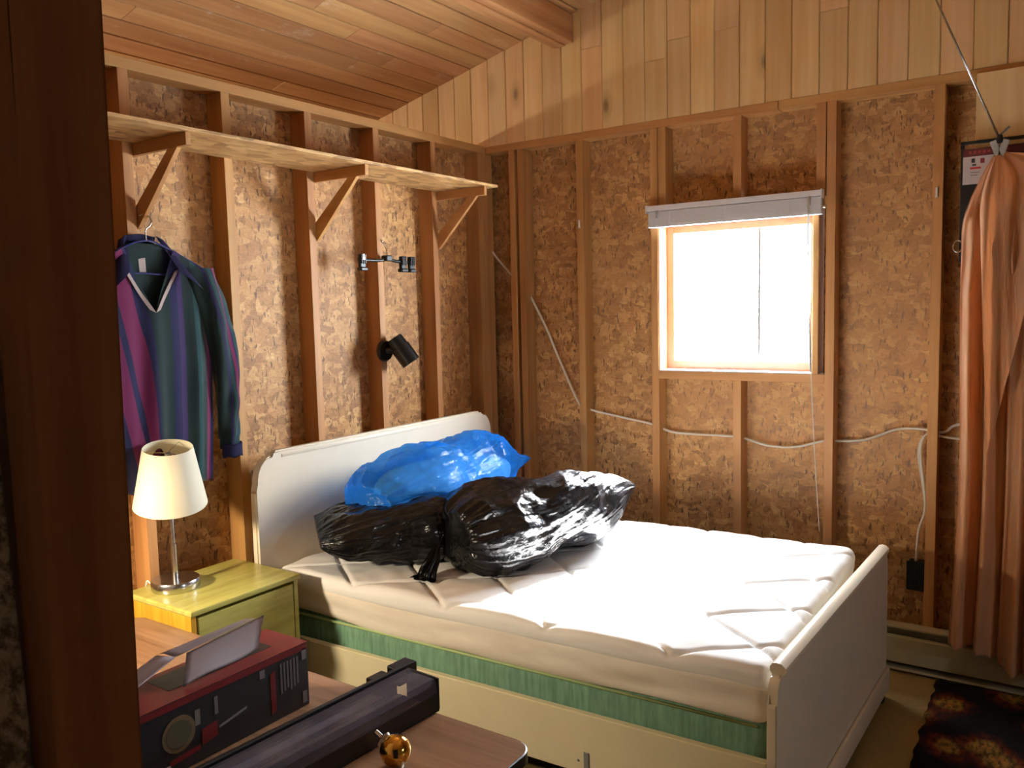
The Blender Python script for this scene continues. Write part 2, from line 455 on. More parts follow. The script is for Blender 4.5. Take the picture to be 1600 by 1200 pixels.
W('sash_rail', sx0 + .0365, sx1 - .0305, .002, .034, 1.896, 1.930)
W('mullion', 1.544, 1.556, .010, .030, WZ0 + .0465, 1.8955, mat='grey')
W('pane', sx0 + .0365, 1.5445, .018, .021, WZ0 + .0465, 1.8955, mat='glass', bev=0)
W('pane', 1.5555, sx1 - .0305, .018, .021, WZ0 + .0465, 1.8955, mat='glass', bev=0)
W('sill_strip', WX0 + .0125, 1.8115, -.088, .0015, WZ0 + .0005, WZ0 + .006, mat='white_plastic', bev=.001)

# ------------------------------------------------------------------ blind
bl = empty('window_blind', (1.45, -.11, 1.93)); tag(bl, 'white slatted blind raised to the top of the window', 'blind')
def B(n, *a, mat='white_plastic', bev=.001): return at(box(n, *a, mat, None, bev), bl)
B('head_rail', 1.052, 1.852, -.125, -.0895, 1.998, 2.024)
B('end_cap', 1.046, 1.0515, -.128, -.0895, 1.990, 2.028); B('end_cap', 1.8525, 1.858, -.128, -.0895, 1.990, 2.028)
for k in range(13):
    z = 1.9385 + k * .0044; dy = random.uniform(-.0008, .0008)
    B('slat', 1.058, 1.854, -.1225 + dy, -.0955 + dy, z, z + .0040)
B('bottom_rail', 1.056, 1.856, -.122, -.094, 1.922, 1.938)
for x in (1.16, 1.43, 1.72): B('ladder_tape', x, x + .012, -.1235, -.1222, 1.922, 1.995)
for x in (1.10, 1.80): B('cord_stop', x, x + .01, -.1262, -.1215, 1.965, 2.0, mat='grey')
bm = bmesh.new(); tube(bm, smooth_pts([(1.806, -.127, 2.0), (1.811, -.128, 1.6), (1.826, -.13, 1.15), (1.845, -.13, .8), (1.862, -.128, .55)], 5), .0022, 6)
at(fin('pull_cord', bm, 'cable', None, True), bl)
bm = bmesh.new(); tube(bm, [(1.802, -.131, 2.0), (1.806, -.1315, 1.6), (1.818, -.132, 1.25)], .0028, 6)
at(fin('tilt_wand', bm, 'white_plastic', None, True), bl)

# ================================================================== SHELF on the left wall
def osb_flat():
    t = NT('waferboard shelf board'); v = t.objv(False)
    vo = t.n('TexVoronoi', voronoi_dimensions='3D'); vo.inputs['Scale'].default_value = 1
    t.l(t.mapping(v, (34, 14, 120)), vo.inputs['Vector'])
    s2 = t.n('SeparateColor'); t.l(vo.outputs['Color'], s2.inputs[0])
    fine = t.noise(t.mapping(v, (40, 9, 120)), 1, 4, .65)
    k = t.math('ADD', t.math('MULTIPLY', s2.outputs[0], .6), t.math('MULTIPLY', fine, .5))
    c = t.ramp(k, [(.15, lin((120, 84, 46))), (.4, lin((176, 132, 78))), (.75, lin((204, 162, 104))), (1.0, lin((228, 192, 136)))])
    t.bump(fine, .3, .004); return t.set(c, .6)
M['osb_shelf'] = osb_flat()
sh = empty('wall_shelf', (.09, -1.4, 2.15)); tag(sh, 'long waferboard shelf on triangular wooden brackets along the side wall', 'shelf')
box_ = lambda n, *a, mat='stud_x', p=sh, bev=.0015: at(box(n, *a, mat, None, bev), p)
box_('shelf_board', .0905, .402, -2.79, -.428, 2.146, 2.158, mat='osb_shelf', bev=.001)
for y in (Y0, Y0 - 2 * SP, Y0 - 4 * SP):
    ya, yb = y + .001, y + .020
    arm = box_('bracket_arm', .0015, .385, ya, yb, 2.104, 2.1455)
    bm = bmesh.new()
    ol = [(.046, 1.858), (.092, 1.862), (.336, 2.1035), (.284, 2.1035), (.046, 1.905)]
    prism(bm, ol, 1, ya + .0005, yb - .0005)
    bmesh.ops.bevel(bm, geom=bm.edges[:], offset=.0012, segments=1, affect='EDGES')
    at(fin('brace', bm, 'stud_x'), arm)

# ================================================================== BED
bed = empty('bed_frame', (.2, -1.75, 0)); tag(bed, 'off-white painted wooden double bed frame under the window', 'bed')
RD = .033                                  # the bed stands very slightly askew
def ry(x): return -1.795 + RD * (x - .39)
def board_outline(w0, w1, z0, zs, zt, sh_r, step=.014, seg=10):
    """panel with stepped, rounded shoulders"""
    def side(sgn, wedge):
        o = []
        e = wedge; s = sgn
        o += [(e, z0), (e, zs), (e - s * step, zs + .006)]
        cx, cz, R = e - s * (step + sh_r), zt - step - sh_r * 1.15, sh_r
        for k in range(seg + 1):
            a = PI / 2 * k / seg
            o.append((cx + s * R * math.cos(a), cz + R * 1.15 * math.sin(a)))
        o.append((cx - s * .006, zt - .004)); o.append((cx - s * .014, zt))
        return o
    r = side(1, w1); l = side(-1, w0)
    return r + l[::-1]
# headboard
bm = bmesh.new()
prism(bm, board_outline(-1.832, -.305, .05, .885, 1.034, .085), 0, .205, .240)
bmesh.ops.bevel(bm, geom=[e for e in bm.edges if abs(e.verts[0].co.x - e.verts[1].co.x) < 1e-5], offset=.007, segments=3, affect='EDGES')
hb = at(fin('headboard', bm, 'white_paint', None, 'auto'), bed)
bm = bmesh.new(); bx(bm, .2395, .2425, -1.70, -.43, 1.006, 1.018, .0012)
at(fin('top_moulding', bm, 'white_paint', None, 'auto'), hb)
# footboard: local frame, y along its width
fb_m = Matrix.Translation((2.163, -1.72, 0)) @ Matrix.Rotation(-math.atan2(.030, 1.29), 4, 'Z')
WF = 1.31
bm = bmesh.new()
prism(bm, board_outline(-.035, WF, .035, .515, .600, .036, .012), 0, -.03, -.004)
bmesh.ops.bevel(bm, geom=[e for e in bm.edges if abs(e.verts[0].co.x - e.verts[1].co.x) < 1e-5], offset=.004, segments=2, affect='EDGES')
bm.transform(fb_m); fb = at(fin('footboard', bm, 'white_paint', None, 'auto'), bed)
bm = bmesh.new()
prof = [(-.030, .586), (-.036, .596), (-.036, .607), (-.030, .616), (-.018, .620), (-.004, .617), (.006, .608), (.007, .596), (.0, .588), (-.004, .578), (-.03, .578)]
prism(bm, prof, 1, .010, WF - .04); bm.transform(fb_m); at(fin('cap_rail', bm, 'white_paint', None, 'auto'), fb)
bm = bmesh.new(); bx(bm, -.0035, .010, -.03, WF - .005, .04, .125, .004); bm.transform(fb_m); at(fin('base_moulding', bm, 'white_paint', None, 'auto'), fb)
for yy in (.03, WF - .06):
    bm = bmesh.new(); lathe(bm, [(0, 0), (.018, 0), (.022, .01), (.022, .025), (.014, .036), (0, .036)], 14); bm.transform(fb_m @ Matrix.Translation((-.017, yy, 0)))
    at(fin('caster', bm, 'black_plastic', None, 'auto'), bed)
for yy in (-1.79, -.35):
    bm = bmesh.new(); bx(bm, .206, .239, yy - .03, yy + .03, 0, .052, .003); at(fin('leg', bm, 'white_paint'), bed)
# side rails
def rail(dy, name):
    bm = bmesh.new()
    ol = [(.2405, ry(.24) + dy), (2.128, ry(2.13) + dy), (2.128, ry(2.13) + dy + .024), (.2405, ry(.24) + dy + .024)]
    prism(bm, ol, 2, .165, .352); bmesh.ops.bevel(bm, geom=bm.edges[:], offset=.003, segments=2, affect='EDGES')
    return at(fin(name, bm, 'cream'), bed)
r_ = rail(0, 'side_rail'); rail(1.335, 'side_rail')
bm = bmesh.new(); bx(bm, 1.590, 1.606, ry(1.6) - .0035, ry(1.6) - .0003, .178, .236, .001); at(fin('hook_plate', bm, 'grey'), r_)
for x in (1.57, 1.66, 1.25):
    bm = bmesh.new(); lathe(bm, [(0, 0), (.004, 0), (.003, .002), (0, .0025)], 10, Matrix.Translation((x, ry(x) - .0002, .205 + .02 * math.sin(x * 40))) @ Matrix.Rotation(PI / 2, 4, 'X')); at(fin('screw', bm, 'grey'), r_)

# box spring and mattress: local frame at the head/near corner, x to the foot
bed_m = Matrix.Translation((.252, ry(.252) + .028, 0)) @ Matrix.Rotation(math.atan(RD), 4, 'Z')
ML, MW = 1.870, 1.275
t = NT('green ticking fabric'); v = t.objv(False)
g = t.noise(t.mapping(v, (70, 70, 8)), 1, 3, .6)
c = t.mix(t.ramp(g, [(.35, 0.0), (.65, 1.0)]), lin((126, 166, 138)), lin((98, 138, 112)))
t.bump(g, .3, .004); M['green'] = t.set(c, .75)
def rbox(bm, x0, x1, y0, y1, z0, z1, r, nx, ny, nz, disp=None):
    """rounded box made of a dense grid; disp(p, n) moves the surface"""
    lx, ly, lz = x1 - x0, y1 - y0, z1 - z0
    vs = {}
    def add(ix, iy, iz):
        k = (ix, iy, iz)
        if k in vs: return vs[k]
        p = Vector((x0 + lx * ix / nx, y0 + ly * iy / ny, z0 + lz * iz / nz))
        q = Vector((min(max(p.x, x0 + r), x1 - r), min(max(p.y, y0 + r), y1 - r), min(max(p.z, z0 + r), z1 - r)))
        d = p - q
        n = d.normalized() if d.length > 1e-9 else Vector((0, 0, 1))
        if d.length > 1e-9: p = q + n * r
        if disp: p = disp(p, n)
        vs[k] = bm.verts.new(p); return vs[k]
    for ix in range(nx):
        for iy in range(ny):
            for iz, fl in ((0, 0), (nz, 1)): bm.faces.new((add(ix, iy, iz), add(ix + 1, iy, iz), add(ix + 1, iy + 1, iz), add(ix, iy + 1, iz)))
    for ix in range(nx):
        for iz in range(nz):
            for iy in (0, ny): bm.faces.new((add(ix, iy, iz), add(ix + 1, iy, iz), add(ix + 1, iy, iz + 1), add(ix, iy, iz + 1)))
    for iy in range(ny):
        for iz in range(nz):
            for ix in (0, nx): bm.faces.new((add(ix, iy, iz), add(ix, iy + 1, iz), add(ix, iy + 1, iz + 1), add(ix, iy, iz + 1)))
bs = empty('box_spring', (1.1, -1.1, .26)); tag(bs, 'pale green fabric box spring between bed rails and white mattress', 'box spring')
bm = bmesh.new(); rbox(bm, .004, ML - .004, .012, MW - .012, .25, .4365, .03, 60, 40, 8, lambda p, n: p + n * (.003 * noise.noise(p * 9)))
bm.transform(bed_m); at(fin('body', bm, 'green', None, True), bs)
bm = bmesh.new()
tube(bm, [bed_m @ Vector(q) for q in ((.03, .009, .428), (ML / 2, .008, .428), (ML - .03, .009, .428))], .005, 8); at(fin('piping', bm, plain('green piping', lin((168, 190, 130)), .6), None, True), bs)

t = NT('white quilted cotton'); v = t.objv(False)
t.bump(t.noise(v, 260, 2, .5), .12, .002)
M['cotton'] = t.set(lin((238, 234, 230)), .8)
t = NT('stretched cotton skirt'); v = t.objv(False)
c = t.mix(t.ramp(t.noise(t.mapping(v, (3, 3, 14)), 1, 4, .6), [(.4, 0.0), (.7, 1.0)]), lin((236, 226, 212)), lin((220, 206, 188)))
M['skirt'] = t.set(c, .8)
mt = empty('mattress', (1.1, -1.1, .44)); tag(mt, 'white mattress with a diamond quilted cotton pad', 'mattress')
def quilt(x, y):
    u1 = x / .40 + y / .33 + .04 * math.sin(y * 7); u2 = x / .40 - y / .33 + .04 * math.sin(x * 6)
    d1 = abs(u1 - round(u1)); d2 = abs(u2 - round(u2))
    w1 = math.exp(-(d1 / .028) ** 2); w2 = math.exp(-(d2 / .028) ** 2)
    g = max(w1, w2)
    # alternate extra cross seams that break the diamonds up
    puff = (min(d1, .5) * min(d2, .5)) * 4
    return -.011 * g + .010 * math.sqrt(max(puff, 0)) - .004
def mdisp(p, n):
    q = Vector(p)
    top = max(0, n.z)
    e = min(min(p.x, ML - p.x), min(p.y + .01, MW - p.y))
    if n.z > .3: q += n * (quilt(p.x, p.y) * top + .006 * noise.noise(Vector((p.x * 3, p.y * 3, 1))) + .004 * noise.noise(Vector((p.x * 14, p.y * 14, 3))))
    return q
bm = bmesh.new(); rbox(bm, 0, ML, .0, MW, .515, .592, .034, 250, 170, 8, mdisp)
bm.transform(bed_m); at(fin('quilted_pad', bm, 'cotton', None, True), mt)
def sdisp(p, n):
    q = Vector(p); h = (p.z - .435) / .12
    if abs(n.z) < .8:
        f = .006 * noise.noise(Vector((p.x * 2.2, p.y * 2.2, p.z * 22 + 1.5 * math.sin(p.x * 2.5)))) + .004 * noise.noise(Vector((p.x * 5, p.y * 5, p.z * 30)))
        q += n * f
    if n.y < -.3 or n.y > .3:
        q.z += (-.018 * math.sin((p.x / ML) * PI * 1.0) + .006 * math.sin(p.x * 9)) * max(0, 1 - h)
    return q
bm = bmesh.new(); rbox(bm, .004, ML - .004, .002, MW - .002, .437, .560, .03, 120, 80, 14, sdisp)
bm.transform(bed_m); at(fin('fitted_skirt', bm, 'skirt', None, True), mt)

# ================================================================== BAGS on the bed
def bag_mat(name, col, rough, alpha=None, trans=0):
    t = NT(name); v = t.objv(False)
    h = t.noise(t.mapping(v, (9, 9, 9)), 1, 5, .7)
    rg = t.n('TexNoise'); rg.inputs['Scale'].default_value = 22; rg.inputs['Detail'].default_value = 4; t.l(v, rg.inputs['Vector'])
    ridge = t.math('ABSOLUTE', t.math('SUBTRACT', rg.outputs[0], .5))
    t.bump(t.math('ADD', h, t.math('MULTIPLY', ridge, 1.4)), .36, .016)
    t.set(col, rough, Specular_IOR_Level=.38)
    if trans:
        tl = t.n('BsdfTranslucent'); tl.inputs[0].default_value = tuple(min(1, x * 1.6) for x in col[:3]) + (1,)
        tp = t.n('BsdfTransparent'); tp.inputs[0].default_value = (.36, .68, 1, 1)
        m1 = t.n('MixShader'); m1.inputs[0].default_value = .35; t.l(t.b.outputs[0], m1.inputs[1]); t.l(tl.outputs[0], m1.inputs[2])
        m2 = t.n('MixShader'); t.l(t.ramp(t.noise(v, 5, 3, .6), [(.3, alpha * .7), (.7, alpha * 1.15)]), m2.inputs[0]); t.l(m1.outputs[0], m2.inputs[1]); t.l(tp.outputs[0], m2.inputs[2])
        t.l(m2.outputs[0], t.out.inputs[0])
    return t.m
M['bag_black'] = bag_mat('black bin bag film', lin((12, 12, 14)), .22)
M['bag_blue'] = bag_mat('blue translucent bag film', lin((34, 124, 208)), .18, .58, 1)
def bag_mesh(A, Bp, hw, hh, seed, zfloor, knot_dir=None, roll=0, nu=230, nv=170, pleat=.02, sag=.0, tail=None, lump=.05):
    """filled bag: axis A->Bp, gathered to a puckered knot at A, flattened pointed corners at Bp"""
    A, Bp = Vector(A), Vector(Bp); ax = Bp - A; L = ax.length; d = ax.normalized()
    sd = d.cross(Vector((0, 0, 1))).normalized(); upv = sd.cross(d)
    def fn(u, v):
        ph = u * 2 * PI; t = v
        # radius profile: puckered inwards at t=0, flat seam at t=1
        r = .03 + .97 * math.sin(min(1, t / .42) * PI / 2) ** .36
        s = .015 + .985 * t + .060 * math.exp(-(t / .045) ** 2)
        if t > .55:
            k = (t - .55) / .45; fl = 1 - k ** 2.2
        else: fl = 1
        wr = hw * r * (1 - .45 * max(0, (t - .55) / .45) ** 2); hr = hh * r * (fl * .96 + .04)
        ca, sa = math.cos(ph), math.sin(ph)
        e = .82
        cx = math.copysign(abs(ca) ** e, ca); sz = math.copysign(abs(sa) ** e, sa)
        kk = max(0, (t - .40) / .60); ra = roll * kk * kk * (3 - 2 * kk)
        sd_ = sd * math.cos(ra) + upv * math.sin(ra); up_ = upv * math.cos(ra) - sd * math.sin(ra)
        p = A + d * (s * L) + sd_ * (wr * cx) + up_ * (hr * sz)
        q = p * 3.1 + Vector((seed * 7.3, seed * 3.1, 0))
        n = (sd_ * cx + up_ * sz)
        p += n * (lump * noise.noise(q) * min(1, t * 5 + .1) * fl)
        g0 = math.exp(-t * 6.5); g1 = math.exp(-(1 - t) * 5)
        pl = math.sin(ph * 17 + 3 * noise.noise(Vector((ph, t * 4, seed)))) * .6 + math.sin(ph * 29 + seed) * .4
        p += n * (pleat * pl * min(1, t * 14) * g0 + pleat * .55 * math.sin(ph * 23 + seed * 2 + t * 5) * g1 * fl)
        p += n * (.008 * math.exp(-4 * t) * min(1, t * 12) * math.sin(ph * 11 + 4 * noise.noise(Vector((ph * .8, t * 2, seed + 3)))))
        w_ = noise.noise(Vector((ph * 3.2, t * 5, seed * 5))); p += n * (.010 * abs(w_) + .006 * noise.noise(q * 4) + .007 * abs(noise.noise(Vector((ph * 9, t * 3.5, seed * 2 + 4))))) * min(1, t * 6)
        cr = .030 * (.3 - abs(noise.noise(q * 1.3 + Vector((3, 1, 8))))) + .022 * (.3 - abs(noise.noise(q * 2.7))) + .007 * (.3 - abs(noise.noise(q * 5.1 + Vector((2, 7, 1))))) + .0025 * (.3 - abs(noise.noise(q * 12)))
        p += n * cr * min(1, t * 5) * (fl * .8 + .2)
        p.z += sag * math.sin(t * PI)
        if p.z < zfloor: p.z = zfloor + (p.z - zfloor) * .06 + .006 * abs(noise.noise(q * 3))
        return p
    bm = bmesh.new(); vs = grid(bm, nu, nv, fn, True)
    bm.faces.new(vs[0]); bm.faces.new(vs[-1])
    return bm
def tail_mesh(P, D, length, wid, seed, zmin):
    """crumpled neck of the bag flaring out past the knot"""
    P, D = Vector(P), Vector(D).normalized(); sd = D.cross(Vector((0, 0, 1))).normalized(); u_ = sd.cross(D)
    def fn(u, v):
        ph = u * 2 * PI; r = .012 + wid * v ** .8
        p = P + D * (length * v) + sd * math.cos(ph) * r + u_ * math.sin(ph) * r * .45
        p += (sd * math.cos(ph) + u_ * math.sin(ph)) * (.25 * r * math.sin(ph * 7 + seed))
        p += Vector((0, 0, -.35 * length * v * v)) + Vector((noise.noise(p * 15), noise.noise(p * 15 + Vector((5, 1, 2))), noise.noise(p * 15 + Vector((9, 3, 2))))) * .012
        if p.z < zmin: p.z = zmin + .003 * math.sin(ph * 5 + v * 9) + .003
        return p
    bm = bmesh.new(); grid(bm, 42, 22, fn, True)
    bmesh.ops.solidify(bm, geom=bm.faces[:], thickness=.0015); return bm
MZ = .596
# black bag at the back, under the blue one
b1 = empty('bin_bag', (.45, -1.2, MZ)); tag(b1, 'black bin bag lying under the blue bag against the headboard', 'bag', 'stuffed plastic bags on the bed')
bm = bag_mesh((.80, -1.16, .685), (.42, -1.70, .735), .20, .115, 3, MZ, lump=.06, pleat=.008, roll=.3); at(fin('bag_body', bm, 'bag_black', None, True), b1)
bm = tail_mesh((.80, -1.15, .685), (.5, .6, -.3), .05, .02, 2, MZ); at(fin('bag_neck', bm, 'bag_black', None, True), b1)
# big black bag in front
b2 = empty('bin_bag', (1.0, -1.15, MZ)); tag(b2, 'large shiny black bin bag lying in front on the white mattress', 'bag', 'stuffed plastic bags on the bed')
bm = bag_mesh((.865, -1.545, .715), (1.205, -.72, .735), .215, .150, 11, MZ, lump=.06, pleat=.010, sag=.02, roll=.75); at(fin('bag_body', bm, 'bag_black', None, True), b2)
bm = tail_mesh((.865, -1.53, .70), (-.10, -.75, -.9), .14, .035, 5, MZ + .002); at(fin('bag_neck', bm, 'bag_black', None, True), b2)
# blue bag with a pillow inside
b3 = empty('plastic_bag', (.47, -1.0, .75)); tag(b3, 'translucent blue plastic bag stuffed with bedding, on top of the black bag', 'bag', 'stuffed plastic bags on the bed')
bm = bag_mesh((.555, -1.635, .80), (.43, -.40, .765), .20, .155, 23, MZ + .02, lump=.09, pleat=.009, sag=.025, roll=.4); at(fin('bag_body', bm, 'bag_blue', None, True), b3)
bm = tail_mesh((.555, -1.58, .795), (.5, -.55, -.6), .035, .012, 9, MZ + .02); at(fin('bag_neck', bm, 'bag_blue', None, True), b3)
bm = bmesh.new()
def pil(u, v):
    ph = u * 2 * PI; th = v * PI; st = math.sin(th)
    p = Vector((.14 * math.copysign(abs(math.cos(ph)) ** .7, math.cos(ph)) * st ** .6, -.42 * math.copysign(abs(math.cos(th)) ** .75, math.cos(th)), .10 * math.copysign(abs(math.sin(ph)) ** .8, math.sin(ph)) * st ** .7))
    return p * (1 + .10 * noise.noise(p * 7))
grid(bm, 40, 30, pil, True)
o = fin('pillow', bm, plain('off white pillow', lin((206, 202, 200)), .9), None, True); o.location = (.475, -.98, .80); o.rotation_euler = (-.05, 0, .06)
tag(o, 'pale pillow packed inside the translucent blue bag', 'pillow')

# ================================================================== NIGHTSTAND + LAMP
t = NT('yellow green painted wood'); v = t.objv(False)
g = t.noise(t.mapping(v, (30, 3, 30)), 1, 4, .6)
c = t.mix(t.ramp(g, [(.35, 0.0), (.7, 1.0)]), lin((194, 184, 100)), lin((168, 156, 78)))
M['yellow'] = t.set(c, .26)
t = NT('yellow side panel with warm light tint'); v = t.objv(False)
g = t.noise(t.mapping(v, (40, 40, 3)), 1, 4, .6)
M['yellow_side'] = t.set(t.mix(t.ramp(g, [(.35, 0.0), (.7, 1.0)]), lin((216, 162, 52)), lin((196, 130, 34))), .35)  # oranger than the other panels: warm light on this side is coloured in
ns = empty('nightstand', (.26, -2.03, 0)); tag(ns, 'yellow painted wooden nightstand beside the headboard', 'nightstand')
nb = lambda n, *a, mat='yellow', bev=.003, p=ns: at(box(n, *a, mat, None, bev), p)
nx0, nx1, ny0, ny1, nz = .112, .470, -2.286, -1.848, .625
nb('top', nx0, nx1 + .012, ny0 - .006, ny1 + .004, nz - .020, nz, bev=.005)
nb('side_panel', nx0, nx1, ny0, ny0 + .020, .06, nz - .0205, mat='yellow_side')
nb('side_panel', nx0, nx1, ny1 - .020, ny1, .06, nz - .0205)
nb('back_panel', nx0, nx0 + .01, ny0 + .0205, ny1 - .0205, .06, nz - .0205)
nb('bottom_panel', nx0 + .0105, nx1 - .004, ny0 + .0205, ny1 - .0205, .06, .08)
for z0, z1 in ((.360, .593), (.09, .350)):
    dr = nb('drawer', nx0 + .02, nx1 + .002, ny0 + .024, ny1 - .024, z0, z1)
    bm = bmesh.new(); lathe(bm, [(0, 0), (.008, 0), (.007, .012), (.015, .018), (.016, .026), (.010, .031), (0, .032)], 18, Matrix.Translation((nx1 + .002, -2.067, z0 + .150)) @ Matrix.Rotation(PI / 2, 4, 'Y'))
    at(fin('knob', bm, plain('red brown knob', lin((150, 60, 30)), .25), None, True), dr)
for x in (nx0 + .005, nx1 - .035):
    for y in (ny0 + .002, ny1 - .032): nb('leg', x, x + .03, y, y + .03, 0, .0595)

lp = empty('table_lamp', (.225, -2.172, .625)); tag(lp, 'table lamp with tilted cream drum shade and steel pole on the nightstand', 'lamp')
T0 = Matrix.Translation((.225, -2.172, .6255))
bm = bmesh.new(); lathe(bm, [(0, 0), (.078, 0), (.080, .004), (.080, .030), (.077, .034), (.012, .0355), (0, .0355)], 48, T0); at(fin('base', bm, 'steel', None, 'auto'), lp)
bm = bmesh.new(); lathe(bm, [(0, .0355), (.0095, .0355), (.0095, .155), (.0065, .157), (.0065, .45), (0, .45)], 20, T0); at(fin('pole', bm, 'steel', None, 'auto'), lp)
TS = T0 @ Matrix.Translation((0, 0, .385)) @ Matrix.Rotation(.22, 4, Vector((.86, -.5, 0)).cross(Vector((0, 0, 1))).normalized() * -1)
t = NT('cream lamp shade fabric'); v = t.objv(False)
t.bump(t.noise(v, 400, 2, .5), .1, .002); t.set(lin((236, 228, 204)), .75)
tl = t.n('BsdfTranslucent'); tl.inputs[0].default_value = lin((240, 225, 190)); mx = t.n('MixShader'); mx.inputs[0].default_value = .22
t.l(t.b.outputs[0], mx.inputs[1]); t.l(tl.outputs[0], mx.inputs[2]); t.l(mx.outputs[0], t.out.inputs[0]); M['shade'] = t.m
bm = bmesh.new(); lathe(bm, [(.119, -.100), (.1205, -.098), (.0805, .108), (.079, .110), (.0775, .108), (.1175, -.098), (.119, -.100)], 64, TS); at(fin('shade', bm, 'shade', None, 'auto'), lp)
bm = bmesh.new(); lathe(bm, [(0, .03), (.014, .03), (.016, .06), (.010, .09), (0, .092)], 16, TS)
for k in range(3):
    a = k * 2 * PI / 3; tube(bm, [TS @ Vector((0, 0, .09)), TS @ Vector((.078 * math.cos(a), .078 * math.sin(a), .1))], .0016, 6)
at(fin('socket', bm, 'steel', None, 'auto'), lp)
bm = bmesh.new(); tube(bm, smooth_pts([(.150, -2.19, .631), (.12, -2.20, .631), (.104, -2.21, .60), (.102, -2.22, .2)], 6), .003, 6); at(fin('cord', bm, 'cable', None, True), lp)

# ================================================================== RUGBY SHIRT
def shirt_mat():
    t = NT('striped jersey'); uv = t.n('UVMap'); uv.uv_map = 'stripe'
    sp = t.n('SeparateXYZ'); t.l(uv.outputs[0], sp.inputs[0])
    wob = t.noise(t.objv(False), 60, 2, .5)
    navy, green, mag, pur, teal = lin((38, 38, 88)), lin((26, 52, 52)), lin((136, 40, 96)), lin((70, 46, 104)), lin((44, 84, 88))
    st = [(0.0, navy), (.06, mag), (.15, navy), (.19, mag), (.29, navy), (.33, green), (.50, navy), (.58, pur), (.64, green), (.74, teal), (.80, green), (.87, mag), (.92, navy), (.96, teal)]
    c = t.ramp(t.math('ADD', sp.outputs[0], t.math('MULTIPLY', t.math('SUBTRACT', wob, .5), .006)), st, 'CONSTANT')
    t.bump(t.noise(t.objv(False), 420, 2, .5), .2, .002)
    return t.set(c, .85, Sheen_Weight=.3)
M['jersey'] = shirt_mat()
M['navy'] = plain('navy collar knit', lin((36, 34, 78)), .85, 0, .15, 300)
M['twill'] = plain('white twill', lin((226, 206, 200)), .8, 0, .1, 300)
st = empty('rugby_shirt', (.145, -2.15, .97)); tag(st, 'navy, green and magenta striped rugby shirt hanging on the side wall', 'shirt')
SX, SYc = .145, -2.150
def sheet(name, fn, nu, nv, mat, uvf, thick=.003, parent=st):
    bm = bmesh.new(); vs = grid(bm, nu, nv, fn); lay = bm.loops.layers.uv.new('stripe')
    val = {}
    for j in range(nv):
        for i in range(nu): val[vs[j][i]] = uvf(i / (nu - 1), j / (nv - 1))
    for f in bm.faces:
        for lp_ in f.loops: lp_[lay].uv = val[lp_.vert]
    bmesh.ops.solidify(bm, geom=bm.faces[:], thickness=thick)
    return at(fin(name, bm, mat, None, True), parent)
ZS, ZN, ZH = 1.706, 1.805, .970
def halfw(v): return .225 + .02 * math.sin(v * PI * .8) - .015 * v
def ztop(u, front):
    a = abs(u)
    shoulder = ZN - (ZN - ZS) * max(0, (a - .28)) / .72 - (.0 if a > .28 else 0)
    if front and a < .40: shoulder = min(shoulder, 1.570 + .215 * (a / .40))
    return shoulder
def body(front):
    def fn(u, v):
        s = u * 2 - 1; zt = ztop(s, front); z = zt + (ZH + .02 * math.sin(s * 5) - zt) * v
        vv = (ZN - z) / (ZN - ZH)
        y = SYc + s * halfw(vv)
        bulge = (.038 - .018 * vv) * math.sqrt(max(0, 1 - s * s) + .02) * min(1, .35 + vv * 1.4)
        fold = (.011 * math.sin(s * 9 + 1.0 + vv * .8) + .006 * math.sin(s * 17 + 2)) * min(1, vv * 1.6)
        x = max(.094, SX - .022 * vv + (bulge + fold * (1 - .35 * vv) if front else -bulge * .6 - fold * .4))
        return Vector((x, y, z))
    def uvf(u, v):
        s = u * 2 - 1; zt = ztop(s, front); z = zt + (ZH - zt) * v; vv = (ZN - z) / (ZN - ZH)
        if s < .05: return (min(.999, max(0.0, .36 + (s - .05) * .40 - (vv - .45) * .30 * min(1, (.05 - s) * 4))), v)
        return (min(.955, .36 + (s - .05) * .62), v)
    return fn, uvf
fn, uvf = body(True); sheet('front_panel', fn, 90, 60, 'jersey', uvf)
fn, uvf = body(False); sheet('back_panel', fn, 60, 40, 'jersey', uvf)
for sg in (1, -1):
    def sl(u, v, sg=sg):
        ph = u * 2 * PI; r = .062 - .022 * v
        c = Vector((SX - .005 + .012 * math.sin(v * 5), SYc + sg * (.195 + .105 * math.sin(min(1, v * 1.25) * PI / 2)), ZS - .01 - .64 * v + .03 * (1 - v)))
        if v > .93: r *= .86
        n = Vector((math.cos(ph), math.sin(ph), 0))
        f = .007 * math.sin(ph * 4 + v * 9) + .006 * noise.noise(Vector((ph, v * 9, sg)))
        return c + Vector((math.cos(ph) * r * .75, math.sin(ph) * r, 0)) + n * f
    bm = bmesh.new(); vs = grid(bm, 36, 40, sl, True); lay = bm.loops.layers.uv.new('stripe')
    idx = {v_: (i, j) for j, row in enumerate(vs) for i, v_ in enumerate(row)}
    for f in bm.faces:
        for q in f.loops:
            i, j = idx[q.vert]; a = math.sin((i / 36) * 2 * PI + .3)
            q[lay].uv = (.5 + .05 * a if a < .2 else (.76 if a < .55 else (.89 if a < .75 else .97)), 0)
    bmesh.ops.solidify(bm, geom=bm.faces[:], thickness=.003)
    s_ = at(fin('sleeve', bm, 'jersey', None, True), st)
    bm = bmesh.new()
    def cf(u, v, sg=sg):
        ph = u * 2 * PI; cc = Vector((SX - .005, SYc + sg * .302, 1.075 - .05 * v))
        return cc + Vector((math.cos(ph) * .030, math.sin(ph) * .040, .003 * math.sin(ph * 5)))
    grid(bm, 28, 6, cf, True); bmesh.ops.solidify(bm, geom=bm.faces[:], thickness=.003); at(fin('cuff', bm, 'navy', None, True), s_)
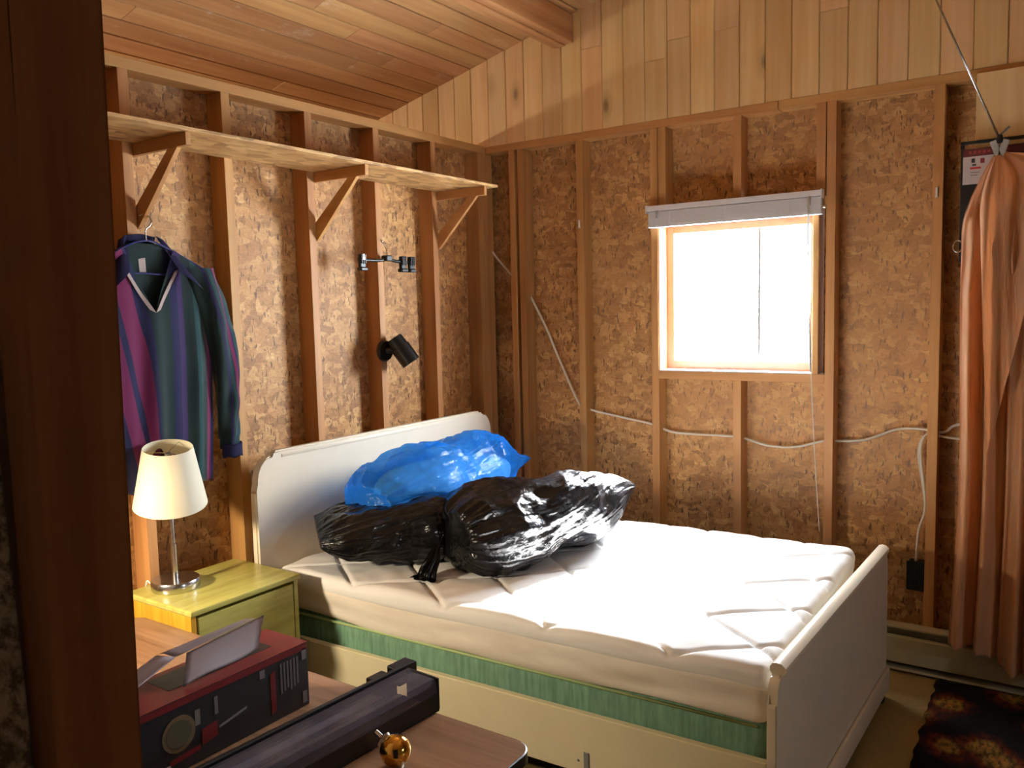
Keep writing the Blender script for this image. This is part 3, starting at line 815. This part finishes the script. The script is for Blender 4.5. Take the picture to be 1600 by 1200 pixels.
# collar: two flaps folded over a neck band
def frontx(s_, z):
    vv = (ZN - z) / (ZN - ZH)
    return SX - .022 * vv + (.038 - .018 * vv) * math.sqrt(max(0, 1 - s_ * s_) + .02) * min(1, .35 + vv * 1.4) + (.011 * math.sin(s_ * 9 + 1.0 + vv * .8) + .006 * math.sin(s_ * 17 + 2)) * min(1, vv * 1.6)
for sg in (1, -1):
    def cl(u, v, sg=sg):
        a = u; z = 1.836 - .130 * a - .062 * v * (.35 + .65 * a); yy = .052 + .042 * a + .078 * v * (.45 + .55 * a)
        x = SX - .030 + (.034 + .042) * a + .012 * math.sin(v * PI * .8) + .010 * v * a
        return Vector((x, SYc + sg * yy, z))
    sheet('collar', cl, 16, 10, 'navy', lambda u, v: (0, 0), .004)
def cb(u, v):
    s = u * 2 - 1; return Vector((SX - .036 - .010 * math.sin(v * PI), SYc + s * .058, 1.836 - .05 * v + .004 * math.cos(s * 3)))
sheet('collar_back', cb, 16, 8, 'navy', lambda u, v: (0, 0), .004)
def nt(u, v):
    s = u * 2 - 1; return Vector((SX - .022 + .004 * v, SYc + s * .074, 1.786 - .010 * v - .012 * (1 - s * s)))
sheet('neck_tape', nt, 16, 3, 'twill', lambda u, v: (0, 0), .002)
sheet('neck_tag', lambda u, v: Vector((SX - .014 + .006 * v, SYc - .035 + .042 * u * (1 if v < .35 else .6) + (.008 if v >= .35 else 0), 1.796 - .092 * v)), 6, 10, 'twill', lambda u, v: (0, 0), .0015)
for sg in (1, -1):
    def pk(u, v, sg=sg):
        z = 1.712 - .142 * v + .010 * u; yy = .086 * (1 - v) + .020 * u
        return Vector((frontx(sg * yy / .23, z) + .006, SYc + sg * yy, z))
    sheet('placket', pk, 6, 14, 'twill', lambda u, v: (0, 0), .003)
# hanger
hg = empty('coat_hanger', (.145, -2.15, 1.72)); tag(hg, 'dark blue wire coat hanger inside the rugby shirt', 'hanger')
M['blue_wire'] = plain('blue coated wire', lin((24, 30, 92)), .3)
bm = bmesh.new()
hy = SYc
tube(bm, smooth_pts([(.145, hy, 1.815), (.145, hy - .06, 1.80), (.145, hy - .20, 1.728), (.145, hy - .205, 1.712), (.146, hy - .15, 1.708), (.146, hy + .15, 1.700), (.145, hy + .228, 1.705), (.145, hy + .22, 1.722), (.145, hy + .06, 1.80), (.145, hy, 1.815)], 8), .0035, 8)
at(fin('frame_wire', bm, 'blue_wire', None, True), hg)
bm = bmesh.new(); tube(bm, smooth_pts([(.145, hy, 1.813), (.145, hy, 1.850), (.144, hy + .018, 1.868), (.140, hy + .026, 1.888), (.125, hy + .016, 1.905), (.115, hy - .002, 1.90)], 8), .0026, 8)
at(fin('hook', bm, 'steel', None, True), hg)

# ================================================================== CLIP HANGER on the side wall
ch = empty('clip_hanger', (.12, -.94, 1.785)); tag(ch, 'black plastic trouser hanger with clips hung on a stud nail', 'hanger')
bm = bmesh.new(); tube(bm, smooth_pts([(.115, -1.115, 1.788), (.125, -1.0, 1.787), (.13, -.94, 1.796), (.125, -.88, 1.788), (.12, -.760, 1.785)], 6), .0075, 10); at(fin('bar', bm, 'black_plastic', None, True), ch)
bm = bmesh.new(); bx(bm, .112, .148, -.965, -.925, 1.785, 1.812, .005); at(fin('hub', bm, 'black_plastic'), ch)
bm = bmesh.new(); tube(bm, smooth_pts([(.13, -.945, 1.81), (.125, -.947, 1.85), (.12, -.965, 1.872), (.105, -.955, 1.888), (.095, -.935, 1.88), (.1, -.915, 1.87)], 6), .0018, 6); at(fin('wire_hook', bm, 'steel', None, True), ch)
for y in (-1.105, -.835, -.775):
    bm = bmesh.new(); bx(bm, .118, .136, y - .017, y + .017, 1.752, 1.812, .004)
    for k in (-1, 0, 1): bx(bm, .136, .142, y + k * .011 - .003, y + k * .011 + .003, 1.77, 1.812, .001)
    cp = at(fin('clip', bm, 'black_plastic'), ch)
    bm = bmesh.new(); bx(bm, .114, .144, y - .021, y + .021, 1.738, 1.754, .004); at(fin('jaw', bm, 'black_plastic'), cp)
bm = bmesh.new(); bx(bm, .1425, .1445, -1.112, -1.103, 1.785, 1.812, .001); at(fin('chrome_spring', bm, 'steel'), ch)

# ================================================================== WALL SPOT LAMP
sl_ = empty('wall_spotlight', (.09, -.934, 1.372)); tag(sl_, 'black cylindrical reading spotlight mounted on the stud above the headboard', 'lamp')
base_c = Vector((.0895, -.945, 1.372))
bm = bmesh.new(); lathe(bm, [(0, 0), (.050, 0), (.050, .010), (.044, .018), (.02, .020), (0, .020)], 36, Matrix.Translation(base_c) @ Matrix.Rotation(PI / 2, 4, 'Y')); at(fin('wall_plate', bm, 'black_metal', None, 'auto'), sl_)
bc = Vector((.165, -.900, 1.372)); bd = Vector((.45, .30, -.80)).normalized()
bm = bmesh.new(); tube(bm, smooth_pts([base_c + Vector((.018, 0, 0)), (.128, -.935, 1.375), bc], 5), .013, 12); at(fin('arm', bm, 'black_metal', None, True), sl_)
rot = bd.to_track_quat('Z', 'Y').to_matrix().to_4x4(); TB = Matrix.Translation(bc - bd * .045) @ rot
bm = bmesh.new(); lathe(bm, [(0, -.025), (.036, -.025), (.041, -.020), (.041, .022), (.046, .027), (.046, .115), (.043, .115), (.041, .045), (0, .045)], 40, TB); hd = at(fin('lamp_head', bm, 'black_metal', None, 'auto'), sl_)
bm = bmesh.new(); lathe(bm, [(.0405, .050), (.0425, .1135), (.041, .1135), (.039, .052), (0, .050)], 36, TB); at(fin('reflector', bm, 'white_plastic', None, 'auto'), hd)
bm = bmesh.new(); lathe(bm, [(0, .052), (.012, .054), (.030, .085), (.026, .102), (0, .108)], 24, TB); at(fin('bulb', bm, plain('frosted bulb', lin((236, 238, 244)), .3), None, True), hd)

# ================================================================== CABLES, OUTLET, CLIPS
bm = bmesh.new()
cp_ = [(.09, -.05, 1.87), (.106, -.045, 1.845), (.21, -.04, 1.735), (.30, -.04, 1.656), (.409, -.025, 1.455), (.485, -.02, 1.285), (.609, -.035, 1.057), (.674, -.04, 1.023), (.822, -.025, .994), (1.018, -.035, .966), (1.09, -.04, .945), (1.17, -.025, .927), (1.443, -.035, .93), (1.519, -.04, .92), (1.609, -.03, .897), (1.724, -.025, .899), (1.849, -.035, .935), (1.904, -.04, .941), (2.022, -.02, .952), (2.148, -.02, 1.005), (2.246, -.035, 1.014), (2.329, -.04, 1.008), (2.40, -.03, 1.045), (2.7, -.03, 1.06)]
tube(bm, smooth_pts(cp_, 6), .0058, 8)
o = fin('electric_cable', bm, 'cable', None, True); tag(o, 'white electric cable threaded through the studs below the window', 'cable')
bm = bmesh.new()
for off in (0, .009):
    tube(bm, smooth_pts([(2.40 - off, -.05, .985), (2.33, -.045 - off, .99), (2.272 - off * .3, -.04 - off, .996), (2.243 + off * .6, -.035 - off, .962), (2.236 + off, -.03 - off, .894), (2.258 + off * .5, -.03 - off, .748), (2.262 + off * .2, -.03 - off, .667), (2.242, -.03 - off, .582), (2.236 - off * .3, -.03 - off, .45)], 6), .0048, 8)
o = fin('electric_cable', bm, 'cable', None, True); tag(o, 'pair of white cables dropping to the black outlet box', 'cable')
ob = empty('outlet_box', (2.24, -.03, .34)); tag(ob, 'black electrical outlet box fixed beside the stud', 'outlet')
at(box('box_shell', 2.206, 2.272, -.060, -.002, .335, .452, 'black_plastic', None, .004), ob)
at(box('cover_plate', 2.202, 2.2725, -.065, -.0605, .331, .456, plain('black cover', lin((22, 22, 24)), .35), None, .002), ob)
for z in (.368, .418): at(box('socket', 2.222, 2.252, -.0672, -.0651, z - .014, z + .014, 'black_metal', None, .002), ob)
for i, (x, z, lb) in enumerate(((X0 + .012, 1.975, 'small white cable clip on the stud left of the window'), (X0 + 4 * SP + .012, 1.975, 'small white cable clip on the stud beside the orange cloth'))):
    bm = bmesh.new(); bx(bm, x, x + .008, -.097, -.0893, z - .018, z + .018, .002); bx(bm, x - .001, x + .009, -.0945, -.0893, z - .022, z - .016, .001)
    tag(fin('cable_clip', bm, 'white_plastic'), lb, 'clip', 'white clips on the studs')

# ================================================================== BASEBOARD HEATER
ht = empty('baseboard_heater', (2.4, -.12, 0)); tag(ht, 'cream electric baseboard heater along the foot of the window wall', 'heater')
M['heater'] = plain('aged cream enamel', lin((190, 184, 150)), .4, 0, 0, 30, .1)
hb_ = lambda n, *a, mat='heater', bev=.002: at(box(n, *a, mat, None, bev), ht)
H0, H1 = 1.25, 3.9
hb_('back_plate', H0, H1, -.0985, -.0905, .02, .196)
hb_('top_cover', H0, H1, -.150, -.099, .186, .195)
bm = bmesh.new(); prism(bm, [(-.158, .045), (-.152, .045), (-.152, .150), (-.140, .152), (-.140, .156), (-.156, .154), (-.158, .150)], 0, H0 + .03, H1 - .03); at(fin('front_panel', bm, 'heater'), ht)
hb_('base_strip', H0, H1, -.158, -.099, .010, .020)
hb_('end_cap', H0, H0 + .028, -.160, -.0988, .0205, .1855); hb_('end_cap', H1 - .028, H1, -.160, -.0988, .0205, .1855)
hb_('heating_fins', H0 + .03, H1 - .03, -.135, -.102, .06, .14, mat='dark')
for x in (H0 + .05, 2.3, H1 - .08): hb_('foot', x, x + .03, -.150, -.10, 0, .0098, mat='dark')

# ================================================================== RUG
t = NT('black and flame rug'); v = t.objv(False)
vo = t.n('TexVoronoi', voronoi_dimensions='2D', feature='SMOOTH_F1'); vo.inputs['Scale'].default_value = 1; vo.inputs['Smoothness'].default_value = .3
wn = t.n('TexNoise'); wn.inputs['Scale'].default_value = 9; wn.inputs['Detail'].default_value = 4; t.l(v, wn.inputs['Vector'])
wv = t.n('VectorMath', operation='MULTIPLY_ADD'); t.l(wn.outputs['Color'], wv.inputs[0]); wv.inputs[1].default_value = (.09, .09, 0); t.l(v, wv.inputs[2])
t.l(t.mapping(wv.outputs[0], (5.0, 4.2, 1)), vo.inputs['Vector'])
c = t.ramp(vo.outputs['Distance'], [(.0, lin((226, 150, 70))), (.16, lin((210, 160, 70))), (.28, lin((150, 66, 30))), (.40, lin((84, 30, 18))), (.50, lin((18, 12, 14))), (1, lin((10, 8, 10)))])
st2 = t.noise(t.mapping(v, (60, 26, 1), (0, 0, .5)), 1, 3, .6)
c = t.mix(t.ramp(st2, [(.4, .0), (.62, .75)]), c, lin((16, 10, 12)))
t.bump(t.noise(v, 240, 2, .6), .8, .01); M['rug'] = t.set(c, .95)
bm = bmesh.new()
def rg(u, v):
    e = .014 * noise.noise(Vector((u * 30, v * 22, 0))) if (u < .03 or v > .97 or v < .03) else 0
    x = .0 + 1.35 * u + e; y = -1.60 * v + e
    z = .011 + .0025 * noise.noise(Vector((x * 50, y * 50, 0)))
    if u in (0, 1) or v in (0, 1): z = .002
    return Vector((x, y, z))
grid(bm, 110, 130, rg); bmesh.ops.solidify(bm, geom=bm.faces[:], thickness=.0015)
o = fin('rug', bm, 'rug', None, True); o.location = (2.335, -.165, .002); o.rotation_euler.z = .02
tag(o, 'black rug with orange and gold flower pattern on the floor', 'rug')

# ================================================================== ORANGE CLOTH, CLAMP AND CORD
t = NT('orange terry cloth'); v = t.objv(False)
c = t.mix(t.ramp(t.noise(v, 3, 3, .6), [(.35, 0.0), (.7, 1.0)]), lin((252, 200, 150)), lin((244, 184, 132)))
t.bump(t.noise(v, 420, 2, .6), .5, .003); M['orange'] = t.set(c, .9, Sheen_Weight=.4)
cl_ = empty('hanging_cloth', (2.52, -.24, .15)); tag(cl_, 'long orange cloth hanging gathered from a clamp beside the wall', 'cloth')
CX, CYY, ZT = 2.512, -.235, 2.085
def drape(x_left, x_right, zb, ph, amp, ysh, nf, tz):
    def fn(u, v):
        g = min(1, v / .16); w_ = (math.sin(g * PI / 2)) ** .9
        xl = CX - .012 + (x_left(v) - CX + .012) * w_; xr = CX + .02 + (x_right - CX - .02) * w_
        x = xl + (xr - xl) * u
        a = amp * (.25 + .75 * min(1, v * 3.5)) * w_
        y = CYY + ysh + .010 * math.sin(u * 41 + v * 6 + 2 * math.sin(v * 5)) * w_ + a * math.sin(u * nf * PI + ph + .8 * math.sin(v * 2.2 + u * 2)) + .35 * a * math.sin(u * nf * 2.3 * PI + ph * 2 + v * 1.5)
        x += .25 * a * math.cos(u * nf * PI + ph)
        y += .03 * math.exp(-((v - .12 - .16 * u) / .035) ** 2) * w_ * -1
        y += .016 * math.exp(-((v - .30 + .25 * u) / .03) ** 2) * -1
        z = tz + (zb + .045 * math.sin(u * 5 + ph) - tz) * v
        return Vector((x, y, z))
    return fn
bm = bmesh.new(); grid(bm, 140, 150, drape(lambda v: 2.398 - .022 * v - .01 * math.sin(v * 7), 2.74, .15, .6, .042, 0, 9, ZT)); bmesh.ops.solidify(bm, geom=bm.faces[:], thickness=.004)
at(fin('cloth_sheet', bm, 'orange', None, True), cl_)
def flap(u, v):
    w_ = math.sin(min(1, v / .22) * PI / 2)
    xl = CX - .010 + (2.46 + .055 * v - CX) * w_; xr = CX + .012 + (2.665 - CX) * w_
    z = ZT - .006 - (1.10 - .85 * u) * v * 1.0 if True else 0
    x = xl + (xr - xl) * u
    y = CYY - .062 * w_ - .012 - .022 * math.sin(u * 8 + v * 3) * w_ - .012 * math.sin(u * 19 + v * 2) * w_
    return Vector((x, y, z))
bm = bmesh.new(); grid(bm, 70, 60, flap); bmesh.ops.solidify(bm, geom=bm.faces[:], thickness=.004)
at(fin('folded_flap', bm, 'orange', None, True), cl_)
ck = empty('cord_clamp', (CX, CYY, 2.08)); tag(ck, 'grey clamp on a steel cord holding up the orange cloth', 'clamp')
bm = bmesh.new()
for sg in (-1, 1):
    bx(bm, -.012, .012, -.006, .006, -.040, .030, .003, Matrix.Translation((CX + sg * .012, CYY - .012, 2.095)) @ Matrix.Rotation(sg * .32, 4, 'Y'))
at(fin('jaw', bm, plain('clear grey plastic', lin((176, 176, 170)), .2)), ck)
bm = bmesh.new(); lathe(bm, [(0, 0), (.011, 0), (.013, .012), (.008, .030), (0, .032)], 16, Matrix.Translation((CX, CYY - .012, 2.112))); at(fin('spring_cap', bm, 'black_metal', None, 'auto'), ck)
bm = bmesh.new(); tube(bm, smooth_pts([(CX - .006, CYY - .012, 2.138), (CX + .012, CYY - .012, 2.152), (CX + .03, CYY - .012, 2.168)], 4), .004, 8); at(fin('hook', bm, 'grey', None, True), ck)
bm = bmesh.new(); tube(bm, [(CX - .004, CYY - .012, 2.135), (2.300, -.30, 2.647), (2.03, -.365, ceil_z(2.03) + .0)], .0038, 8); at(fin('cord', bm, 'steel', None, True), ck)

# ================================================================== BLACK CASE behind the cloth
cs = empty('hanging_case', (2.49, -.13, 1.69)); tag(cs, 'black case with white label hanging behind the orange cloth', 'case')
q_ = lambda n, *a, mat='black_plastic', bev=.004: at(box(n, *a, mat, None, bev), cs)
bd_ = q_('case_body', 2.378, 2.615, -.158, -.1085, 1.690, 2.118)
q_('hanger_bar', 2.376, 2.617, -.150, -.135, 2.136, 2.148, bev=.002); q_('bar_end', 2.376, 2.388, -.150, -.135, 2.1185, 2.1355, bev=.002); q_('bar_end', 2.605, 2.617, -.150, -.135, 2.1185, 2.1355, bev=.002)
hs_ = q_('header_strip', 2.386, 2.608, -.1605, -.1583, 2.088, 2.116, mat=plain('dark red print', lin((86, 28, 26)), .5), bev=.0005)
lbm = q_('label', 2.386, 2.520, -.1605, -.1583, 1.984, 2.0875, mat=plain('white label card', lin((222, 218, 220)), .6), bev=.0005)
for i in range(9):
    x = 2.405 + i * .0155
    o = at(box('lettering', x, x + .009, -.1612, -.1606, 2.097, 2.107, plain('faded red letters', lin((150, 60, 54)), .5), None, 0), hs_)
for x0, x1, z0, z1, cc in ((2.414, 2.426, 2.064, 2.080, (24, 24, 28)), (2.417, 2.430, 2.052, 2.059, (60, 60, 64)), (2.444, 2.458, 2.060, 2.078, (120, 34, 40)), (2.410, 2.446, 2.040, 2.047, (190, 40, 44)), (2.412, 2.442, 2.026, 2.029, (140, 140, 146)), (2.412, 2.436, 2.016, 2.019, (140, 140, 146))):
    at(box('printed_mark', x0, x1, -.1612, -.1606, z0, z1, plain('print', lin(cc), .6), None, 0), lbm)
bm = bmesh.new(); rr_ = [(2.376 + .016 * math.cos(a * PI / 12), -.166 + .004 * math.sin(a * PI / 12), 1.752 + .022 * math.sin(a * PI / 12)) for a in range(25)]
tube(bm, rr_, .0035, 8, False); at(fin('ring', bm, 'steel', None, True), cs)

# ================================================================== TABLE AND THINGS ON IT
TZ = .580
t = NT('walnut laminate'); v = t.objv(False)
g = t.noise(t.mapping(v, (2.0, 42, 10)), 1, 5, .6); g2 = t.noise(t.mapping(v, (.8, 9, 3)), 1, 2, .5)
c = t.mix(t.ramp(t.math('ADD', t.math('MULTIPLY', g, .6), t.math('MULTIPLY', g2, .45)), [(.40, 0.0), (.66, 1.0)]), lin((148, 110, 80)), lin((110, 76, 50)))
M['laminate'] = t.set(c, .32)
tb = empty('side_table', (1.0, -2.66, 0)); tag(tb, 'low brown wood-grain table with black edge in the foreground', 'table')
TX0, TX1, TY0, TY1 = .24, 1.790, -3.02, -2.322
def rrect(x0, x1, y0, y1, r, n=8):
    o = []
    for cx, cy, a0 in ((x1 - r, y1 - r, 0), (x0 + r, y1 - r, PI / 2), (x0 + r, y0 + r, PI), (x1 - r, y0 + r, 1.5 * PI)):
        for k in range(n + 1): o.append((cx + r * math.cos(a0 + PI / 2 * k / n), cy + r * math.sin(a0 + PI / 2 * k / n)))
    return o
bm = bmesh.new(); prism(bm, rrect(TX0 + .002, TX1 - .002, TY0 + .002, TY1 - .002, .05), 2, TZ - .024, TZ); at(fin('top', bm, 'laminate'), tb)
bm = bmesh.new(); oa = rrect(TX0 - .001, TX1 + .001, TY0 - .001, TY1 + .001, .052); ib = rrect(TX0 + .0021, TX1 - .0021, TY0 + .0021, TY1 - .0021, .05)
n_ = len(oa); rings = [[bm.verts.new((p[0], p[1], z)) for p in q] for q, z in ((oa, TZ - .027), (oa, TZ - .002), (ib, TZ - .0005), (ib, TZ - .027))]
for i in range(4):
    a, b_ = rings[i], rings[(i + 1) % 4]
    for k in range(n_): bm.faces.new((a[k], a[(k + 1) % n_], b_[(k + 1) % n_], b_[k]))
at(fin('edge_band', bm, 'black_plastic', None, 'auto'), tb)
for x in (TX0 + .08, TX1 - .11):
    for y in (TY0 + .07, TY1 - .10): at(box('leg', x, x + .035, y, y + .035, 0, TZ - .0245, 'black_metal', None, .004), tb)

# tool box
def facing_print(name, y0, y1, z0, z1, mat, parent, x=1.2005, skew=0):
    bm = bmesh.new(); prism(bm, [(y0, z0), (y1, z0 + skew), (y1, z1 + skew), (y0, z1)], 0, x, x + .0006); return at(fin(name, bm, mat), parent)
tbx = empty('tool_box', (1.13, -2.75, TZ)); tag(tbx, 'black and red retail carton for a garden tool on the table', 'box')
M['carton_black'] = plain('dark printed carton', lin((36, 34, 36)), .42, 0, 0, 30, .25)
M['carton_red'] = plain('red printed carton', lin((118, 28, 28)), .4, 0, 0, 30, .15)
BX0, BX1, BY0, BY1, BZ = 1.045, 1.200, -3.0, -2.452, .742
body_ = at(box('carton', BX0, BX1, BY0, BY1, TZ + .0005, BZ - .002, 'carton_black', None, .0015), tbx)
top_ = at(box('lid_flap', BX0 - .0005, BX1 + .0008, BY0, BY1 + .0005, BZ - .0019, BZ, 'carton_red', None, .0008), tbx)
facing_print('red_band', BY0 + .002, BY1 - .002, BZ - .018, BZ - .003, 'carton_red', body_, 1.2004)
at(box('top_print', 1.065, 1.15, -2.80, -2.52, BZ + .0001, BZ + .0006, plain('black print', lin((30, 24, 26)), .4), None, 0), top_)
def disc_print(yc, zc, r, mat, x):
    bm = bmesh.new(); prism(bm, [(yc + r * math.cos(a * PI / 18), zc + r * math.sin(a * PI / 18)) for a in range(36)], 0, x, x + .0006); return at(fin('printed_disc', bm, mat), body_)
disc_print(-2.815, .665, .040, plain('olive brown print', lin((112, 92, 62)), .5), 1.2004)
disc_print(-2.815, .665, .030, plain('dark olive print', lin((84, 78, 56)), .5), 1.2010)
for q in ((-2.76, -2.72, .615, .650), (-2.84, -2.765, .602, .614), (-2.57, -2.555, .60, .70)):
    facing_print('printed_tool', *q, 'carton_red', body_, 1.2004, .006)
facing_print('printed_tool', -2.86, -2.838, .598, .606, plain('white print', lin((190, 186, 180)), .5), body_, 1.2004)
facing_print('printed_tool', -2.715, -2.64, .634, .640, plain('grey print', lin((120, 118, 116)), .5), body_, 1.2004, .014)
for k in range(6): facing_print('printed_text', -2.54 + k * .010, -2.534 + k * .010, .64 + .004 * (k % 3), .715, plain('dim grey print', lin((92, 84, 84)), .5), body_, 1.2004)
for q in ((-2.775, -2.762, .665, .70), (-2.725, -2.716, .67, .71), (-2.60, -2.585, .70, .72), (-2.472, -2.458, .70, .728), (-2.474, -2.460, .59, .62)): facing_print('printed_text', *q, plain('grey text', lin((110, 104, 100)), .5), body_, 1.2004)

# leaflet on the carton
t = NT('leaflet paper'); M['paper'] = t.set(lin((196, 186, 192)), .6)
pp = empty('leaflet', (1.13, -2.7, BZ)); tag(pp, 'folded white leaflet lying open on the black and red carton', 'paper')
def sheet2(name, pts, n=8, mat='paper', th=.001):
    a, b_, c_, d_ = [Vector(p) for p in pts]
    def fn(u, v):
        p = (a * (1 - u) + b_ * u) * (1 - v) + (d_ * (1 - u) + c_ * u) * v
        return p + Vector((0, 0, .006 * math.sin(u * PI * 2) * (1 - v) * .6))
    bm = bmesh.new(); grid(bm, n, n, fn); bmesh.ops.solidify(bm, geom=bm.faces[:], thickness=th); return at(fin(name, bm, mat, None, True), pp)
sheet2('front_leaf', [(1.165, -2.775, BZ + .002), (1.150, -2.56, BZ + .010), (1.120, -2.515, BZ + .072), (1.100, -2.72, BZ + .046)], 12)
sheet2('back_leaf', [(1.060, -2.92, BZ + .004), (1.115, -2.90, BZ + .002), (1.100, -2.745, BZ + .046), (1.060, -2.77, BZ + .050)], 8)
sheet2('spine_leaf', [(1.060, -2.77, BZ + .050), (1.100, -2.735, BZ + .0465), (1.115, -2.53, BZ + .070), (1.085, -2.55, BZ + .066)], 10)

# long tray with a clear lid
tr_ = empty('display_tray', (1.45, -2.65, TZ)); tag(tr_, 'long black tray with clear plastic lid lying across the table', 'tray')
trm = Matrix.Translation((1.505, -2.312, TZ + .0006)) @ Matrix.Rotation(math.radians(-3.5), 4, 'Z')
def trp(name, fnb, mat, sm=False): 
    bm = bmesh.new(); fnb(bm); bm.transform(trm); return at(fin(name, bm, mat, None, sm), tr_)
TL, TWd = .66, .150
def f_(bm):
    bx(bm, -TWd, 0, -TL, 0, 0, .004, .001); bx(bm, -.004, 0, -TL, 0, .0041, .046, .001); bx(bm, -TWd, -TWd + .004, -TL, 0, .0041, .060, .001)
trp('tray_base', f_, 'black_plastic')
trp('end_wall', lambda bm: bx(bm, -.108, 0, -.004, .002, .0042, .083, .0012), 'black_plastic')
trp('end_wall', lambda bm: bx(bm, -.108, 0, -TL - .002, -TL + .004, .0042, .083, .0012), 'black_plastic')
trp('rim', lambda bm: bx(bm, -.118, -.106, -TL, .03, .062, .090, .002), 'black_plastic')
trp('corner_block', lambda bm: (bx(bm, -.150, -.106, -.03, .035, .042, .088, .004), bx(bm, -.185, -.150, -.07, -.015, .030, .062, .004)), 'black_plastic')
t = NT('clear scuffed plastic'); v = t.objv(False); t.set(lin((138, 130, 140)), .10)
tp = t.n('BsdfTransparent'); tp.inputs[0].default_value = (.82, .80, .84, 1); mx = t.n('MixShader')
t.l(t.ramp(t.noise(v, 14, 4, .7), [(.35, .48), (.7, .72)]), mx.inputs[0]); t.l(t.b.outputs[0], mx.inputs[1]); t.l(tp.outputs[0], mx.inputs[2]); t.l(mx.outputs[0], t.out.inputs[0]); M['clear'] = t.m
def lid(bm):
    prof = [(-.105, .080), (-.098, .086), (-.088, .086), (-.080, .081), (-.010, .0815), (-.001, .070), (-.001, .047)]
    grid(bm, len(prof), 12, lambda u, v: (prof[round(u * (len(prof) - 1))][0], -.006 - (TL - .012) * v, prof[round(u * (len(prof) - 1))][1])); bmesh.ops.solidify(bm, geom=bm.faces[:], thickness=.0012)
trp('clear_lid', lid, 'clear')
def fl(bm): bx(bm, -.200, -.119, -TL, -.075, .030, .0325, .0008)
trp('clear_flange', fl, 'clear')
trp('inner_strip', lambda bm: bx(bm, -.095, -.02, -TL + .02, -.04, .0045, .035, .004), plain('dark grey insert', lin((46, 44, 48)), .3))

# brass ball knob
kb = empty('brass_knob', (1.585, -2.545, TZ)); tag(kb, 'polished brass ball knob on a steel stem on the table', 'knob')
kc = Vector((1.578, -2.55, TZ + .034)); kd = (CAM - kc).normalized()
bm = bmesh.new(); lathe(bm, [(.034 * math.sin(a * PI / 24), -.034 * math.cos(a * PI / 24)) for a in range(25)], 36, Matrix.Translation(kc)); ball = at(fin('ball', bm, 'brass', None, True), kb)
bm = bmesh.new(); kr = (kd + Vector((0, 0, -.25))).normalized().to_track_quat('Z', 'Y').to_matrix().to_4x4()
bx(bm, -.005, .005, -.009, .009, .0325, .0345, .001); bm.transform(Matrix.Translation(kc) @ kr); at(fin('slot', bm, 'dark'), ball)
bm = bmesh.new(); sdv = Vector((-.80, -.05, .42)).normalized()
lathe(bm, [(0, .030), (.016, .030), (.018, .036), (.012, .041), (.006, .043), (.006, .060), (0, .060)], 20, Matrix.Translation(kc) @ sdv.to_track_quat('Z', 'Y').to_matrix().to_4x4()); at(fin('stem', bm, 'steel', None, 'auto'), kb)
bm = bmesh.new(); tube(bm, smooth_pts([kc + Vector((.030, -.01, -.014)), kc + Vector((.045, -.045, -.026)), kc + Vector((.02, -.10, -.030)), kc + Vector((-.02, -.13, -.030))], 6), .0028, 8); at(fin('wire', bm, 'cable', None, True), kb)
